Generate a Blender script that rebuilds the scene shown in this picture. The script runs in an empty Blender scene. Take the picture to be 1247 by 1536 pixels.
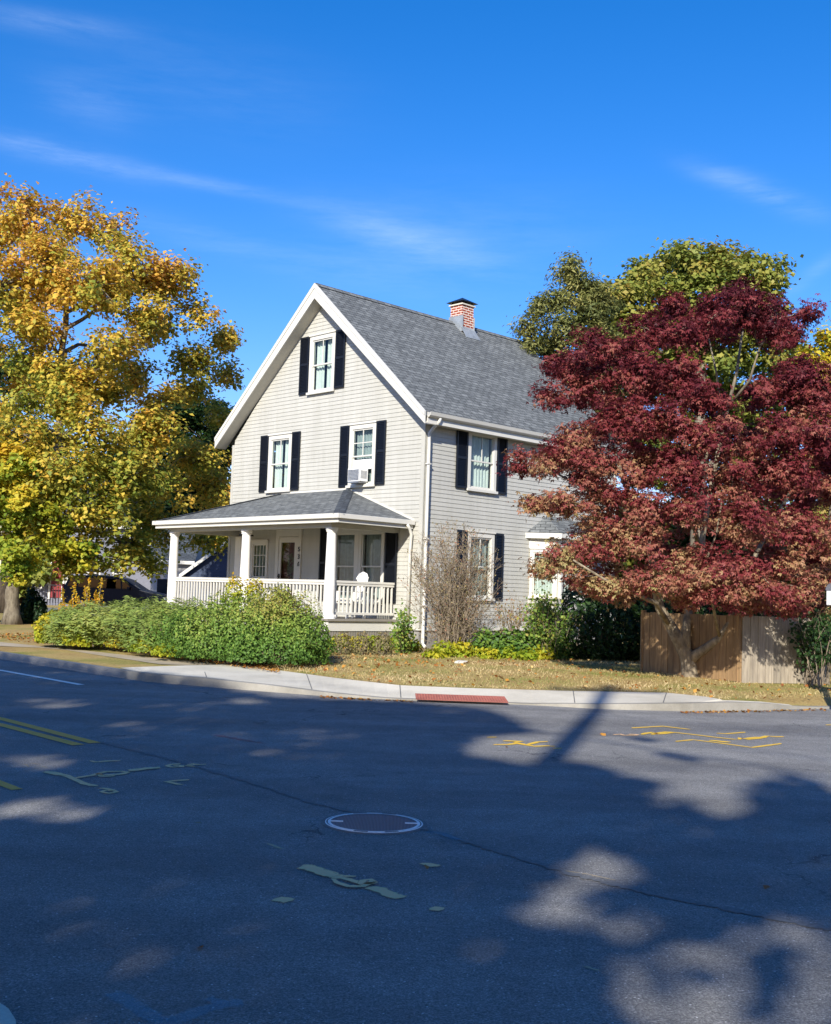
import bpy, bmesh, math, random
import numpy as np
from mathutils import Vector, Matrix
random.seed(7); rng = np.random.default_rng(11)
S = bpy.context.scene
col = S.collection
PI = math.pi
# ------------------------------------------------------------------ camera
CH = 1.5; F = 1696.1; PITCH = 0.0738525; ROLL = 0.0331136; YW = 0.778686
cp, sp = math.cos(PITCH), math.sin(PITCH); cr, sr = math.cos(ROLL), math.sin(ROLL)
fwd = np.array([0, cp, sp]); up0 = np.array([0, -sp, cp]); rt0 = np.array([1., 0, 0])
rt = cr * rt0 + sr * up0; up = -sr * rt0 + cr * up0
C0 = np.array([0, 0, CH])
cam = bpy.data.cameras.new('camera'); co = bpy.data.objects.new('camera', cam); col.objects.link(co)
cam.sensor_fit = 'VERTICAL'; cam.sensor_height = 24; cam.lens = 24 * F / 1536
cam.clip_start = .1; cam.clip_end = 3000
m = Matrix(((rt[0], up[0], -fwd[0], 0), (rt[1], up[1], -fwd[1], 0), (rt[2], up[2], -fwd[2], CH), (0, 0, 0, 1)))
co.matrix_world = m; S.camera = co
def ray(x, y): return fwd + rt * ((x - 623.5) / F) - up * ((y - 768) / F)
def G(x, y, z=0.):                       # photo pixel -> point at height z
    r = ray(x, y); return C0 + r * ((z - CH) / r[2])
def AT(x, y, Y):                         # photo pixel -> point at distance Y
    r = ray(x, y); return C0 + r * (Y / r[1])
def PROJ(P):
    d = P - C0; zz = d @ fwd; zz = np.where(np.abs(zz) < 1e-3, 1e-3, zz)
    return 623.5 + F * (d @ rt) / zz, 768 - F * (d @ up) / zz, zz
SUN_EL = math.radians(29); TH = np.array([.2395, .971]); TH /= np.linalg.norm(TH)   # direction the light travels
LD = np.array([TH[0] * math.cos(SUN_EL), TH[1] * math.cos(SUN_EL), -math.sin(SUN_EL)])
def unit(a): return a / (np.linalg.norm(a, axis=-1, keepdims=True) + 1e-9)
# ------------------------------------------------------------------ materials
def lin(c):
    if isinstance(c, str): c = [int(c[i:i + 2], 16) / 255 for i in (0, 2, 4)]
    return tuple((v / 12.92 if v <= .04045 else ((v + .055) / 1.055) ** 2.4) for v in c) + (1.,)
MATS = {}
def newmat(n):
    ma = bpy.data.materials.new(n); ma.use_nodes = True; nt = ma.node_tree
    b = nt.nodes['Principled BSDF']; MATS[n] = ma; return ma, nt, b
def N(nt, t, **k):
    n = nt.nodes.new(t)
    for a, v in k.items(): setattr(n, a, v)
    return n
def ramp(nt, fac, stops):
    r = N(nt, 'ShaderNodeValToRGB'); cr_ = r.color_ramp
    while len(cr_.elements) > 1: cr_.elements.remove(cr_.elements[-1])
    for i, (p, c) in enumerate(stops):
        e = cr_.elements[0] if i == 0 else cr_.elements.new(p)
        e.position = p; e.color = c if len(c) == 4 else (*c, 1)
    if fac is not None: nt.links.new(fac, r.inputs[0])
    return r.outputs[0]
def coords(nt, kind='Object', scale=(1, 1, 1)):
    t = N(nt, 'ShaderNodeTexCoord'); mp = N(nt, 'ShaderNodeMapping'); mp.inputs['Scale'].default_value = scale
    nt.links.new(t.outputs[kind], mp.inputs[0]); return mp.outputs[0]
def noise(nt, vec, sc, det=4, rough=.6):
    n = N(nt, 'ShaderNodeTexNoise'); n.inputs['Scale'].default_value = sc; n.inputs['Detail'].default_value = det
    n.inputs['Roughness'].default_value = rough; nt.links.new(vec, n.inputs['Vector']); return n.outputs['Fac']
def mix(nt, a, b, f, mode='MIX'):
    mx = N(nt, 'ShaderNodeMix', data_type='RGBA', blend_type=mode)
    for s, v in ((0, f), (6, a), (7, b)):
        if hasattr(v, 'is_linked') or hasattr(v, 'links'): nt.links.new(v, mx.inputs[s])
        else: mx.inputs[s].default_value = v
    return mx.outputs[2]
def bump(nt, b, h, st, dist=.01):
    bp = N(nt, 'ShaderNodeBump'); bp.inputs['Strength'].default_value = st; bp.inputs['Distance'].default_value = dist
    nt.links.new(h, bp.inputs['Height']); nt.links.new(bp.outputs[0], b.inputs['Normal'])
def plain(n, c, rough=.6, var=.12, sc=6, metal=0., bs=.05, spec=.4, stretch=(1, 1, 1)):
    ma, nt, b = newmat(n); c = lin(c)
    f = noise(nt, coords(nt, 'Object', stretch), sc, 5)
    lo = tuple(v * (1 - var) for v in c[:3]); hi = tuple(min(1, v * (1 + var)) for v in c[:3])
    nt.links.new(ramp(nt, f, [(.3, lo), (.7, hi)]), b.inputs['Base Color'])
    b.inputs['Roughness'].default_value = rough; b.inputs['Metallic'].default_value = metal
    b.inputs['Specular IOR Level'].default_value = spec
    if bs: bump(nt, b, noise(nt, coords(nt), sc * 8, 4), bs)
    return ma
def siding_mat():
    ma, nt, b = newmat('siding'); t = N(nt, 'ShaderNodeTexCoord'); v = coords(nt, 'Object', (1, 1, .25))
    c = ramp(nt, noise(nt, v, 1.6, 6, .65), [(.3, lin('b2b0a6')), (.55, lin('bbb9af')), (.75, lin('c1bfb6'))])
    br = N(nt, 'ShaderNodeTexBrick'); nt.links.new(t.outputs['UV'], br.inputs['Vector']); br.inputs['Scale'].default_value = 1
    br.inputs['Brick Width'].default_value = 3.66; br.inputs['Row Height'].default_value = .21; br.inputs['Mortar Size'].default_value = .0035; br.inputs['Mortar Smooth'].default_value = 0
    br.inputs['Color1'].default_value = (1, 1, 1, 1); br.inputs['Color2'].default_value = (.955, .955, .95, 1); br.inputs['Mortar'].default_value = (.9, .9, .9, 1); br.offset = .37
    c = mix(nt, c, br.outputs['Color'], 1., 'MULTIPLY')
    mp_ = N(nt, 'ShaderNodeMapping'); mp_.inputs['Scale'].default_value = (7, 7, .5); nt.links.new(t.outputs['Object'], mp_.inputs[0])
    c = mix(nt, c, ramp(nt, noise(nt, mp_.outputs[0], 1.2, 5, .7), [(.4, (1, 1, 1)), (.75, (.9, .9, .88))]), 1., 'MULTIPLY')
    nt.links.new(c, b.inputs['Base Color']); b.inputs['Roughness'].default_value = .6; bump(nt, b, noise(nt, coords(nt), 9, 3), .06)
siding_mat()
plain('white_trim', 'cfccc1', .5, .03, 3)
plain('soffit', 'b9b4a6', .7, .04, 5)
plain('column_paint', 'efece4', .45, .05, 4)
plain('shutter_paint', '10141c', .45, .15, 5)
plain('deck_paint', '8a8479', .6, .08, 5)
plain('dark_metal', '17181b', .4, .2, 12)
plain('grey_metal', '9a9c9e', .35, .15, 9, metal=.6)
plain('lead_flashing', '9aa0a3', .45, .18, 7, metal=.3)
plain('plastic_white', 'f0efea', .35, .03, 4)
plain('curtain', 'd9dcd4', .9, .08, 9)
plain('curtain_grey', '9aa2a0', .9, .15, 9)
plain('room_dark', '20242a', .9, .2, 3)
plain('door_maroon', '5b2a30', .5, .2, 6)
plain('red_door_paint', '7c1a20', .5, .15, 5)
plain('wreath', '6e7a60', .9, .35, 20)
plain('granite', '8f8d88', .8, .22, 45, bs=.3)
plain('blue_siding', '33415a', .6, .12, 3, stretch=(.3, .3, 6))
plain('grey_shingle', '6f717b', .7, .15, 5, stretch=(1, 1, 4))
plain('cream_siding', 'd8cfae', .7, .06, 4)
plain('garage_white', 'aeaca8', .7, .08, 4)
plain('utility_wood', '6b5a4a', .9, .3, 3, stretch=(8, 8, 1), bs=.4)
plain('cable', '0c0c0d', .6, .1, 4)
plain('road_white', 'efefeb', .7, .12, 14)
plain('road_yellow', 'efbe62', .7, .18, 14)
plain('rock', '8d8a84', .9, .3, 6, bs=.4)
plain('petal_red', '8b4a4a', .9, .3, 20)
plain('tyre', '101012', .8, .1, 9)
plain('iron_ring', 'f4f2ee', .55, .12, 30)
plain('lawn_paper', 'b9b6ae', .8, .05, 10)
def paint_worn(n, c, cover, soft=.22, op=1.):
    ma, nt, b = newmat(n); v = coords(nt); out = nt.nodes['Material Output']
    at = N(nt, 'ShaderNodeAttribute', attribute_name='edge')
    f = noise(nt, v, 60, 5, .75); f2 = noise(nt, v, 7, 3, .6)
    m1 = N(nt, 'ShaderNodeMath', operation='MULTIPLY_ADD'); nt.links.new(at.outputs['Fac'], m1.inputs[0]); m1.inputs[1].default_value = 1.5; m1.inputs[2].default_value = cover - 1.25
    m2 = N(nt, 'ShaderNodeMath', operation='ADD'); nt.links.new(m1.outputs[0], m2.inputs[0]); nt.links.new(f, m2.inputs[1])
    m3 = N(nt, 'ShaderNodeMath', operation='MULTIPLY_ADD'); nt.links.new(f2, m3.inputs[0]); m3.inputs[1].default_value = .5; nt.links.new(m2.outputs[0], m3.inputs[2])
    al = ramp(nt, m3.outputs[0], [(.45, (0, 0, 0)), (.45 + soft, (op, op, op))])
    b.inputs['Base Color'].default_value = lin(c); b.inputs['Roughness'].default_value = .8; bump(nt, b, noise(nt, v, 95, 3, .8), .6, .005)
    tr = N(nt, 'ShaderNodeBsdfTransparent'); mx = N(nt, 'ShaderNodeMixShader'); nt.links.new(al, mx.inputs[0]); nt.links.new(tr.outputs[0], mx.inputs[1]); nt.links.new(b.outputs[0], mx.inputs[2]); nt.links.new(mx.outputs[0], out.inputs[0])
paint_worn('spray_yellow', 'f2c53c', .85, .3, .9)
paint_worn('line_yellow', 'ffb24e', 1.25, .2, .95); paint_worn('line_white', 'fff6ea', 1.25, .15)
paint_worn('spray_pale', 'ffcd92', .85, .35, .9)
paint_worn('spray_faint', 'e8cf9c', .5, .5, .4)
paint_worn('spray_blue', '6ab0c4', .55, .5, .26)
paint_worn('spray_pink', 'c85a5a', .5, .5, .4)
def asphalt():
    ma, nt, b = newmat('asphalt'); v = coords(nt)
    big = noise(nt, v, .35, 5); mid = noise(nt, v, 3.5, 6, .75); fine = noise(nt, v, 95, 3, .8); med = noise(nt, v, 32, 4, .8)
    c = ramp(nt, big, [(.3, (.21, .205, .194)), (.5, (.25, .243, .229)), (.7, (.296, .288, .27))])
    c = mix(nt, c, ramp(nt, mid, [(.35, (.84, .84, .84)), (.65, (1.12, 1.12, 1.12))]), 1., 'MULTIPLY')
    c = mix(nt, c, ramp(nt, med, [(.36, (.7, .7, .7)), (.62, (1.2, 1.2, 1.19))]), 1., 'MULTIPLY')
    c = mix(nt, c, ramp(nt, fine, [(.32, (.35, .35, .36)), (.52, (1, 1, 1)), (.66, (1.8, 1.8, 1.75))]), 1., 'MULTIPLY')
    # tyre-worn lanes along the road, and oil drips down their middle
    mpl = N(nt, 'ShaderNodeMapping'); mpl.inputs['Rotation'].default_value = (0, 0, math.radians(37)); mpl.inputs['Scale'].default_value = (.06, 1.1, 1); nt.links.new(v, mpl.inputs[0])
    c = mix(nt, c, ramp(nt, noise(nt, mpl.outputs[0], 1., 3, .5), [(.36, (.84, .84, .85)), (.6, (1.1, 1.1, 1.1))]), 1., 'MULTIPLY')
    st = noise(nt, v, 1.1, 3, .5); c = mix(nt, c, ramp(nt, st, [(.66, (1, 1, 1)), (.74, (.74, .74, .75))]), 1., 'MULTIPLY')
    # fine cracks
    dn = N(nt, 'ShaderNodeTexNoise'); dn.inputs['Scale'].default_value = 2.2; dn.inputs['Detail'].default_value = 6; nt.links.new(v, dn.inputs['Vector'])
    dv = N(nt, 'ShaderNodeVectorMath', operation='MULTIPLY_ADD'); nt.links.new(dn.outputs['Color'], dv.inputs[0]); dv.inputs[1].default_value = (.9, .9, 0); nt.links.new(v, dv.inputs[2])
    vc = N(nt, 'ShaderNodeTexVoronoi', feature='DISTANCE_TO_EDGE'); vc.inputs['Scale'].default_value = .32; nt.links.new(dv.outputs[0], vc.inputs['Vector'])
    ck = ramp(nt, vc.outputs['Distance'], [(0, (1, 1, 1)), (.0035, (0, 0, 0))]); msk = ramp(nt, noise(nt, v, .5, 2, .5), [(.5, (0, 0, 0)), (.6, (1, 1, 1))])
    ckm = mix(nt, ck, msk, 1., 'MULTIPLY'); c = mix(nt, c, (.05, .05, .052, 1), ckm)
    vo = N(nt, 'ShaderNodeTexVoronoi'); vo.inputs['Scale'].default_value = 60; nt.links.new(v, vo.inputs['Vector'])
    wn = N(nt, 'ShaderNodeTexWhiteNoise'); nt.links.new(vo.outputs['Position'], wn.inputs['Vector'])
    mm = N(nt, 'ShaderNodeMath', operation='GREATER_THAN'); mm.inputs[1].default_value = .965; nt.links.new(wn.outputs['Value'], mm.inputs[0])
    dd = N(nt, 'ShaderNodeMath', operation='LESS_THAN'); dd.inputs[1].default_value = .26; nt.links.new(vo.outputs['Distance'], dd.inputs[0])
    m2 = N(nt, 'ShaderNodeMath', operation='MULTIPLY'); nt.links.new(mm.outputs[0], m2.inputs[0]); nt.links.new(dd.outputs[0], m2.inputs[1])
    c = mix(nt, c, (.66, .66, .64, 1), m2.outputs[0])
    nt.links.new(c, b.inputs['Base Color']); b.inputs['Roughness'].default_value = .85; b.inputs['Specular IOR Level'].default_value = .3
    ad = N(nt, 'ShaderNodeMath', operation='ADD'); nt.links.new(fine, ad.inputs[0]); nt.links.new(med, ad.inputs[1])
    bump(nt, b, ad.outputs[0], 1., .008)
asphalt()
plain('tar_seam', '6e6f6e', .85, .3, 40, bs=.4)
def concrete(n, c1, c2, c3):
    ma, nt, b = newmat(n); v = coords(nt)
    c = ramp(nt, noise(nt, v, .9, 6, .65), [(.3, lin(c1)), (.55, lin(c2)), (.75, lin(c3))])
    c = mix(nt, c, ramp(nt, noise(nt, v, 60, 4, .8), [(.3, (.85, .85, .85)), (.65, (1.06, 1.06, 1.06))]), 1., 'MULTIPLY')
    nt.links.new(c, b.inputs['Base Color']); b.inputs['Roughness'].default_value = .85
    bump(nt, b, noise(nt, v, 90, 3), .25, .004)
concrete('concrete', 'b9b2a0', 'cfc8b6', 'd9d2c0')
concrete('kerb_concrete', '7f7a6e', '9a9589', 'b0ab9f')
concrete('path_tan', '94876f', 'b0a188', 'bcae94')
def ground_mat():
    ma, nt, b = newmat('lawn'); v = coords(nt)
    c = ramp(nt, noise(nt, v, .55, 6, .65), [(.32, lin('9a8258')), (.48, lin('ab9866')), (.6, lin('8e8a50')), (.74, lin('6a783a'))])
    c = mix(nt, c, ramp(nt, noise(nt, v, 22, 5, .8), [(.3, (.55, .5, .45)), (.65, (1.25, 1.2, 1.1))]), 1., 'MULTIPLY')
    nt.links.new(c, b.inputs['Base Color']); b.inputs['Roughness'].default_value = .95; b.inputs['Specular IOR Level'].default_value = .1
    bump(nt, b, noise(nt, v, 60, 4), .6, .02)
ground_mat()
plain('mulch', '4a3a2a', .95, .4, 18, bs=.6)
def shingles(n, base, light):
    ma, nt, b = newmat(n)
    t = N(nt, 'ShaderNodeTexCoord'); br = N(nt, 'ShaderNodeTexBrick'); nt.links.new(t.outputs['UV'], br.inputs['Vector'])
    br.inputs['Scale'].default_value = 1; br.inputs['Brick Width'].default_value = .26; br.inputs['Row Height'].default_value = .135
    br.inputs['Mortar Size'].default_value = .009; br.inputs['Mortar Smooth'].default_value = .25; br.inputs['Bias'].default_value = -.1
    br.inputs['Color1'].default_value = lin(base); br.inputs['Color2'].default_value = lin(light); br.inputs['Mortar'].default_value = tuple(v * .4 for v in lin(base)[:3]) + (1,)
    c = br.outputs['Color']
    mp = N(nt, 'ShaderNodeMapping'); mp.inputs['Scale'].default_value = (1, 2.6, 1); nt.links.new(t.outputs['UV'], mp.inputs[0])
    c = mix(nt, c, ramp(nt, noise(nt, mp.outputs[0], 5.5, 4, .7), [(.36, (.68, .68, .7)), (.6, (1.28, 1.28, 1.26))]), 1., 'MULTIPLY')
    c = mix(nt, c, ramp(nt, noise(nt, mp.outputs[0], 60, 3, .7), [(.3, (.8, .8, .8)), (.7, (1.2, 1.2, 1.2))]), 1., 'MULTIPLY')
    nt.links.new(c, b.inputs['Base Color']); b.inputs['Roughness'].default_value = .9; b.inputs['Specular IOR Level'].default_value = .25
    inv = N(nt, 'ShaderNodeMath', operation='SUBTRACT'); inv.inputs[0].default_value = 1; nt.links.new(br.outputs['Fac'], inv.inputs[1])
    bump(nt, b, inv.outputs[0], .8, .012)
shingles('roof_shingle', '5f6262', '787b7a')
shingles('dark_shingle', '3b4046', '50565c')
def brick():
    ma, nt, b = newmat('chimney_brick')
    t = N(nt, 'ShaderNodeTexCoord'); br = N(nt, 'ShaderNodeTexBrick'); nt.links.new(t.outputs['UV'], br.inputs['Vector'])
    br.inputs['Scale'].default_value = 1; br.inputs['Brick Width'].default_value = .2; br.inputs['Row Height'].default_value = .075
    br.inputs['Mortar Size'].default_value = .012
    br.inputs['Color1'].default_value = lin('a04a30'); br.inputs['Color2'].default_value = lin('8a3c28'); br.inputs['Mortar'].default_value = lin('d6cabb')
    nt.links.new(br.outputs['Color'], b.inputs['Base Color']); b.inputs['Roughness'].default_value = .85
    inv = N(nt, 'ShaderNodeMath', operation='SUBTRACT'); inv.inputs[0].default_value = 1; nt.links.new(br.outputs['Fac'], inv.inputs[1])
    bump(nt, b, inv.outputs[0], .5, .01)
brick()
def wood(n, c1, c2):
    ma, nt, b = newmat(n); oi = N(nt, 'ShaderNodeNewGeometry')
    v = coords(nt, 'Object', (9, 9, .8)); f = noise(nt, v, 2.5, 5, .65)
    c = ramp(nt, f, [(.3, lin(c1)), (.7, lin(c2))])
    c = mix(nt, c, ramp(nt, oi.outputs['Random Per Island'], [(0, (.72, .72, .72)), (1, (1.2, 1.18, 1.15))]), 1., 'MULTIPLY')
    nt.links.new(c, b.inputs['Base Color']); b.inputs['Roughness'].default_value = .85
    bump(nt, b, f, .4, .01)
wood('fence_brown', '7a6044', 'a5875f'); wood('fence_grey', '7b7266', 'a79d8b')
def bark(n, c1, c2, sc=7):
    ma, nt, b = newmat(n); v = coords(nt, 'Object', (1, 1, .35)); f = noise(nt, v, sc, 6, .7)
    nt.links.new(ramp(nt, f, [(.32, lin(c1)), (.66, lin(c2))]), b.inputs['Base Color'])
    b.inputs['Roughness'].default_value = .95; b.inputs['Specular IOR Level'].default_value = .1; bump(nt, b, f, .8, .03)
bark('bark_grey', '4d453b', '8d8473'); bark('bark_dark', '2e2923', '5a5044'); bark('bark_maple', '5d5347', 'a3967f', 10)
bark('twig', '5e5245', 'a39580', 12)
def glass(n, tint, rough=.03, mixf=.5):
    ma, nt, b = newmat(n); out = nt.nodes['Material Output']
    g = N(nt, 'ShaderNodeBsdfGlossy'); g.inputs['Roughness'].default_value = rough
    t = N(nt, 'ShaderNodeBsdfTransparent'); t.inputs[0].default_value = lin(tint)
    lw = N(nt, 'ShaderNodeLayerWeight'); pw_ = N(nt, 'ShaderNodeMath', operation='POWER'); pw_.inputs[1].default_value = 4; nt.links.new(lw.outputs['Facing'], pw_.inputs[0])
    ad = N(nt, 'ShaderNodeMath', operation='ADD'); ad.inputs[1].default_value = mixf; nt.links.new(pw_.outputs[0], ad.inputs[0])
    mx = N(nt, 'ShaderNodeMixShader'); nt.links.new(ad.outputs[0], mx.inputs[0]); nt.links.new(t.outputs[0], mx.inputs[1]); nt.links.new(g.outputs[0], mx.inputs[2])
    nt.links.new(mx.outputs[0], out.inputs[0]); nt.nodes.remove(b)
glass('window_glass', 'dfe8e6', .03, .05); glass('car_glass', '2a3434', .02, .02); glass('door_glass', 'd6d0d0', .03, .05)
def carpaint(n, c):
    ma, nt, b = newmat(n); b.inputs['Base Color'].default_value = lin(c); b.inputs['Roughness'].default_value = .35
    b.inputs['Coat Weight'].default_value = .0; b.inputs['Specular IOR Level'].default_value = .12; b.inputs['Coat Roughness'].default_value = .05
    bump(nt, b, noise(nt, coords(nt), 2, 2), .02)
carpaint('van_paint', '0b1322')
def leafmat(n, stops, trans=.35, rough=.55):
    ma, nt, b = newmat(n); out = nt.nodes['Material Output']
    at = N(nt, 'ShaderNodeAttribute', attribute_name='tint')
    c = ramp(nt, at.outputs['Fac'], [(p, lin(h)) for p, h in stops])
    nt.links.new(c, b.inputs['Base Color']); b.inputs['Roughness'].default_value = rough; b.inputs['Specular IOR Level'].default_value = .25
    tr = N(nt, 'ShaderNodeBsdfTranslucent'); nt.links.new(c, tr.inputs[0])
    mx = N(nt, 'ShaderNodeMixShader'); mx.inputs[0].default_value = trans
    nt.links.new(b.outputs[0], mx.inputs[1]); nt.links.new(tr.outputs[0], mx.inputs[2]); nt.links.new(mx.outputs[0], out.inputs[0])
leafmat('leaf_autumn', [(0, '7c8a36'), (.25, 'b3ab44'), (.45, 'dcbd4c'), (.65, 'd9aa48'), (.82, 'c48f48'), (1, '9c7048')], .4)
leafmat('leaf_yellow', [(0, '5d7a28'), (.3, '98a434'), (.55, 'd2bd3c'), (.8, 'dbb438'), (1, 'bc8a2c')], .4)
leafmat('leaf_maple_red', [(0, 'a39a64'), (.16, 'ad8e64'), (.32, 'a06c54'), (.48, '8f4a44'), (.64, '7c3236'), (.82, '66262c'), (1, '4c1c23')], .28)
leafmat('leaf_backtree', [(0, '55682c'), (.35, '7f8a3c'), (.65, 'a09c4a'), (1, 'ac8444')], .35)
leafmat('leaf_conifer', [(0, '5c6638'), (.4, '86874c'), (.75, 'a89f5c'), (1, 'a47c50')], .3)
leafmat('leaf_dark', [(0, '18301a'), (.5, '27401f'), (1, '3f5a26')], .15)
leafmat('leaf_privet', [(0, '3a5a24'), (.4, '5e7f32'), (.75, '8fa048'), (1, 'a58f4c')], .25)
leafmat('leaf_juniper', [(0, '4c6b30'), (.5, '7b8e42'), (.85, '98a050'), (1, '94804e')], .2)
leafmat('leaf_lime', [(0, '5a7d20'), (.4, '93a32a'), (.75, 'c2b832'), (1, 'd0a52a')], .4)
leafmat('leaf_gold', [(0, '9a9430'), (.5, 'd0ac2c'), (1, 'd89a28')], .4)
leafmat('leaf_fallen', [(0, 'b88a3c'), (.4, 'a56a30'), (.75, '7c4c2a'), (1, 'd8b878')], .1)
leafmat('leaf_cast', [(0, '2e4a1c'), (1, '58702a')], .12)
leafmat('grass_blade', [(0, '6d7a3a'), (.3, '97925a'), (.65, 'b8a574'), (1, 'd0bb90')], .25)
leafmat('leaf_tan', [(0, '6f6a48'), (.5, '95885c'), (1, 'a06a58')], .25)
# ------------------------------------------------------------------ mesh helpers
def props(o, label=None, cat=None, group=None, kind=None):
    if label: o['label'] = label
    if cat: o['category'] = cat
    if group: o['group'] = group
    if kind: o['kind'] = kind
    return o
def empty(name, loc, rz=0., **k):
    o = bpy.data.objects.new(name, None); o.location = tuple(loc); o.rotation_euler = (0, 0, rz); o.empty_display_size = .2
    col.objects.link(o); return props(o, **k)
class MB:
    def __init__(s, T=None): s.v = []; s.f = []; s.T = T
    def add(s, vs, fs):
        n = len(s.v)
        s.v += [tuple(s.T(*p)) if s.T else tuple(p) for p in vs]; s.f += [tuple(i + n for i in f) for f in fs]; return s
    def box(s, x0, x1, y0, y1, z0, z1):
        return s.add([(x0, y0, z0), (x1, y0, z0), (x1, y1, z0), (x0, y1, z0), (x0, y0, z1), (x1, y0, z1), (x1, y1, z1), (x0, y1, z1)],
                     [(0, 3, 2, 1), (4, 5, 6, 7), (0, 1, 5, 4), (1, 2, 6, 5), (2, 3, 7, 6), (3, 0, 4, 7)])
    def prism(s, base, off):
        n = len(base); t = [tuple(np.add(p, off)) for p in base]
        return s.add(list(base) + t, [tuple(range(n))[::-1], tuple(range(n, 2 * n))] + [(i, (i + 1) % n, n + (i + 1) % n, n + i) for i in range(n)])
    def quad(s, *p): return s.add(p, [tuple(range(len(p)))])
    def tube(s, pts, rad, k=8, cap=True):
        pts = [np.array(p, float) for p in pts]
        if not hasattr(rad, '__len__'): rad = [rad] * len(pts)
        vs = []; fs = []; u = None
        for i, p in enumerate(pts):
            d = pts[min(i + 1, len(pts) - 1)] - pts[max(i - 1, 0)]; d /= (np.linalg.norm(d) + 1e-9)
            if u is None:
                u = np.cross(d, (0, 0, 1.) if abs(d[2]) < .9 else (1., 0, 0))
            u = u - d * (u @ d); u /= (np.linalg.norm(u) + 1e-9); w = np.cross(d, u)
            for j in range(k):
                a = 2 * PI * j / k; vs.append(p + (u * math.cos(a) + w * math.sin(a)) * rad[i])
        for i in range(len(pts) - 1):
            for j in range(k): fs.append((i * k + j, i * k + (j + 1) % k, (i + 1) * k + (j + 1) % k, (i + 1) * k + j))
        if cap: fs += [tuple(range(k))[::-1], tuple(range((len(pts) - 1) * k, len(pts) * k))]
        return s.add(vs, fs)
    def lathe(s, prof, c=(0, 0), k=16, sy=1.):
        vs = []; fs = []
        for r, z in prof:
            for j in range(k):
                a = 2 * PI * j / k; vs.append((c[0] + r * math.cos(a), c[1] + r * sy * math.sin(a), z))
        for i in range(len(prof) - 1):
            for j in range(k): fs.append((i * k + j, i * k + (j + 1) % k, (i + 1) * k + (j + 1) % k, (i + 1) * k + j))
        fs += [tuple(range(k))[::-1], tuple(range((len(prof) - 1) * k, len(prof) * k))]
        return s.add(vs, fs)
    def build(s, name, mat, parent=None, smooth=False, bevel=0., recalc=True, **k):
        me = bpy.data.meshes.new(name); me.from_pydata([tuple(map(float, p)) for p in s.v], [], s.f)
        if recalc or bevel:
            bm = bmesh.new(); bm.from_mesh(me)
            bmesh.ops.recalc_face_normals(bm, faces=bm.faces)
            bm.to_mesh(me); bm.free()
        me.update()
        uv = me.uv_layers.new(name='UVMap')
        for p in me.polygons:
            n = p.normal
            if abs(n.z) > .97: a, b = Vector((1, 0, 0)), Vector((0, 1, 0))
            else:
                a = Vector((-n.y, n.x, 0)).normalized(); b = n.cross(a)
            for li in p.loop_indices:
                q = me.vertices[me.loops[li].vertex_index].co; uv.data[li].uv = (q.dot(a), q.dot(b))
        if smooth: me.shade_smooth()
        me.materials.append(MATS[mat])
        o = bpy.data.objects.new(name, me); col.objects.link(o)
        if parent: o.parent = parent
        if bevel:
            md = o.modifiers.new('bevel', 'BEVEL'); md.width = bevel; md.segments = 2; md.limit_method = 'ANGLE'
        return props(o, **k)
def nmesh(name, V, FC, mat, parent=None, tint=None, **k):
    me = bpy.data.meshes.new(name); nv = len(V); nf, kk = FC.shape
    me.vertices.add(nv); me.vertices.foreach_set('co', V.astype(np.float32).ravel())
    me.loops.add(nf * kk); me.loops.foreach_set('vertex_index', FC.astype(np.int32).ravel())
    me.polygons.add(nf); me.polygons.foreach_set('loop_start', (np.arange(nf) * kk).astype(np.int32))
    me.update(calc_edges=True); me.validate()
    if tint is not None:
        a = me.attributes.new('tint', 'FLOAT', 'FACE'); a.data.foreach_set('value', tint.astype(np.float32))
    me.materials.append(MATS[mat]); o = bpy.data.objects.new(name, me); col.objects.link(o)
    if parent: o.parent = parent
    return props(o, **k)
def leaf_geo(c, nrm, size, shape='rhomb', asp=.7, tan=None):
    n = len(c); nrm = unit(nrm); t = rng.normal(size=(n, 3)) if tan is None else tan
    t = unit(t - nrm * np.sum(t * nrm, 1, keepdims=True)); b = np.cross(nrm, t); s = size[:, None]
    if shape == 'rhomb':
        V = np.stack([c - t * s * .5, c + b * s * .5 * asp + nrm * s * .08, c + t * s * .5 - nrm * s * .12, c - b * s * .5 * asp + nrm * s * .08], 1).reshape(-1, 3)
        return V, np.arange(4 * n).reshape(n, 4), 1
    vs = []
    for ang, ln in ((-1.0, .8), (0, 1.), (1.0, .8)):
        d = t * math.cos(ang) + b * math.sin(ang); e = -t * math.sin(ang) + b * math.cos(ang)
        vs += [c, c + d * s * .38 * ln + e * s * .15, c + d * s * .8 * ln - nrm * s * .18, c + d * s * .38 * ln - e * s * .15]
    V = np.stack(vs, 1).reshape(-1, 3)
    return V, np.arange(12 * n).reshape(3 * n, 4), 3
def leaves(name, c, nrm, size, tint, mat, parent=None, shape='rhomb', asp=.7, tan=None, **k):
    V, FC, rep = leaf_geo(c, nrm, size, shape, asp, tan)
    return nmesh(name, V, FC, mat, parent, np.repeat(np.clip(tint, 0, 1), rep), **k)
def rdir(n): return unit(rng.normal(size=(n, 3)))
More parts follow.
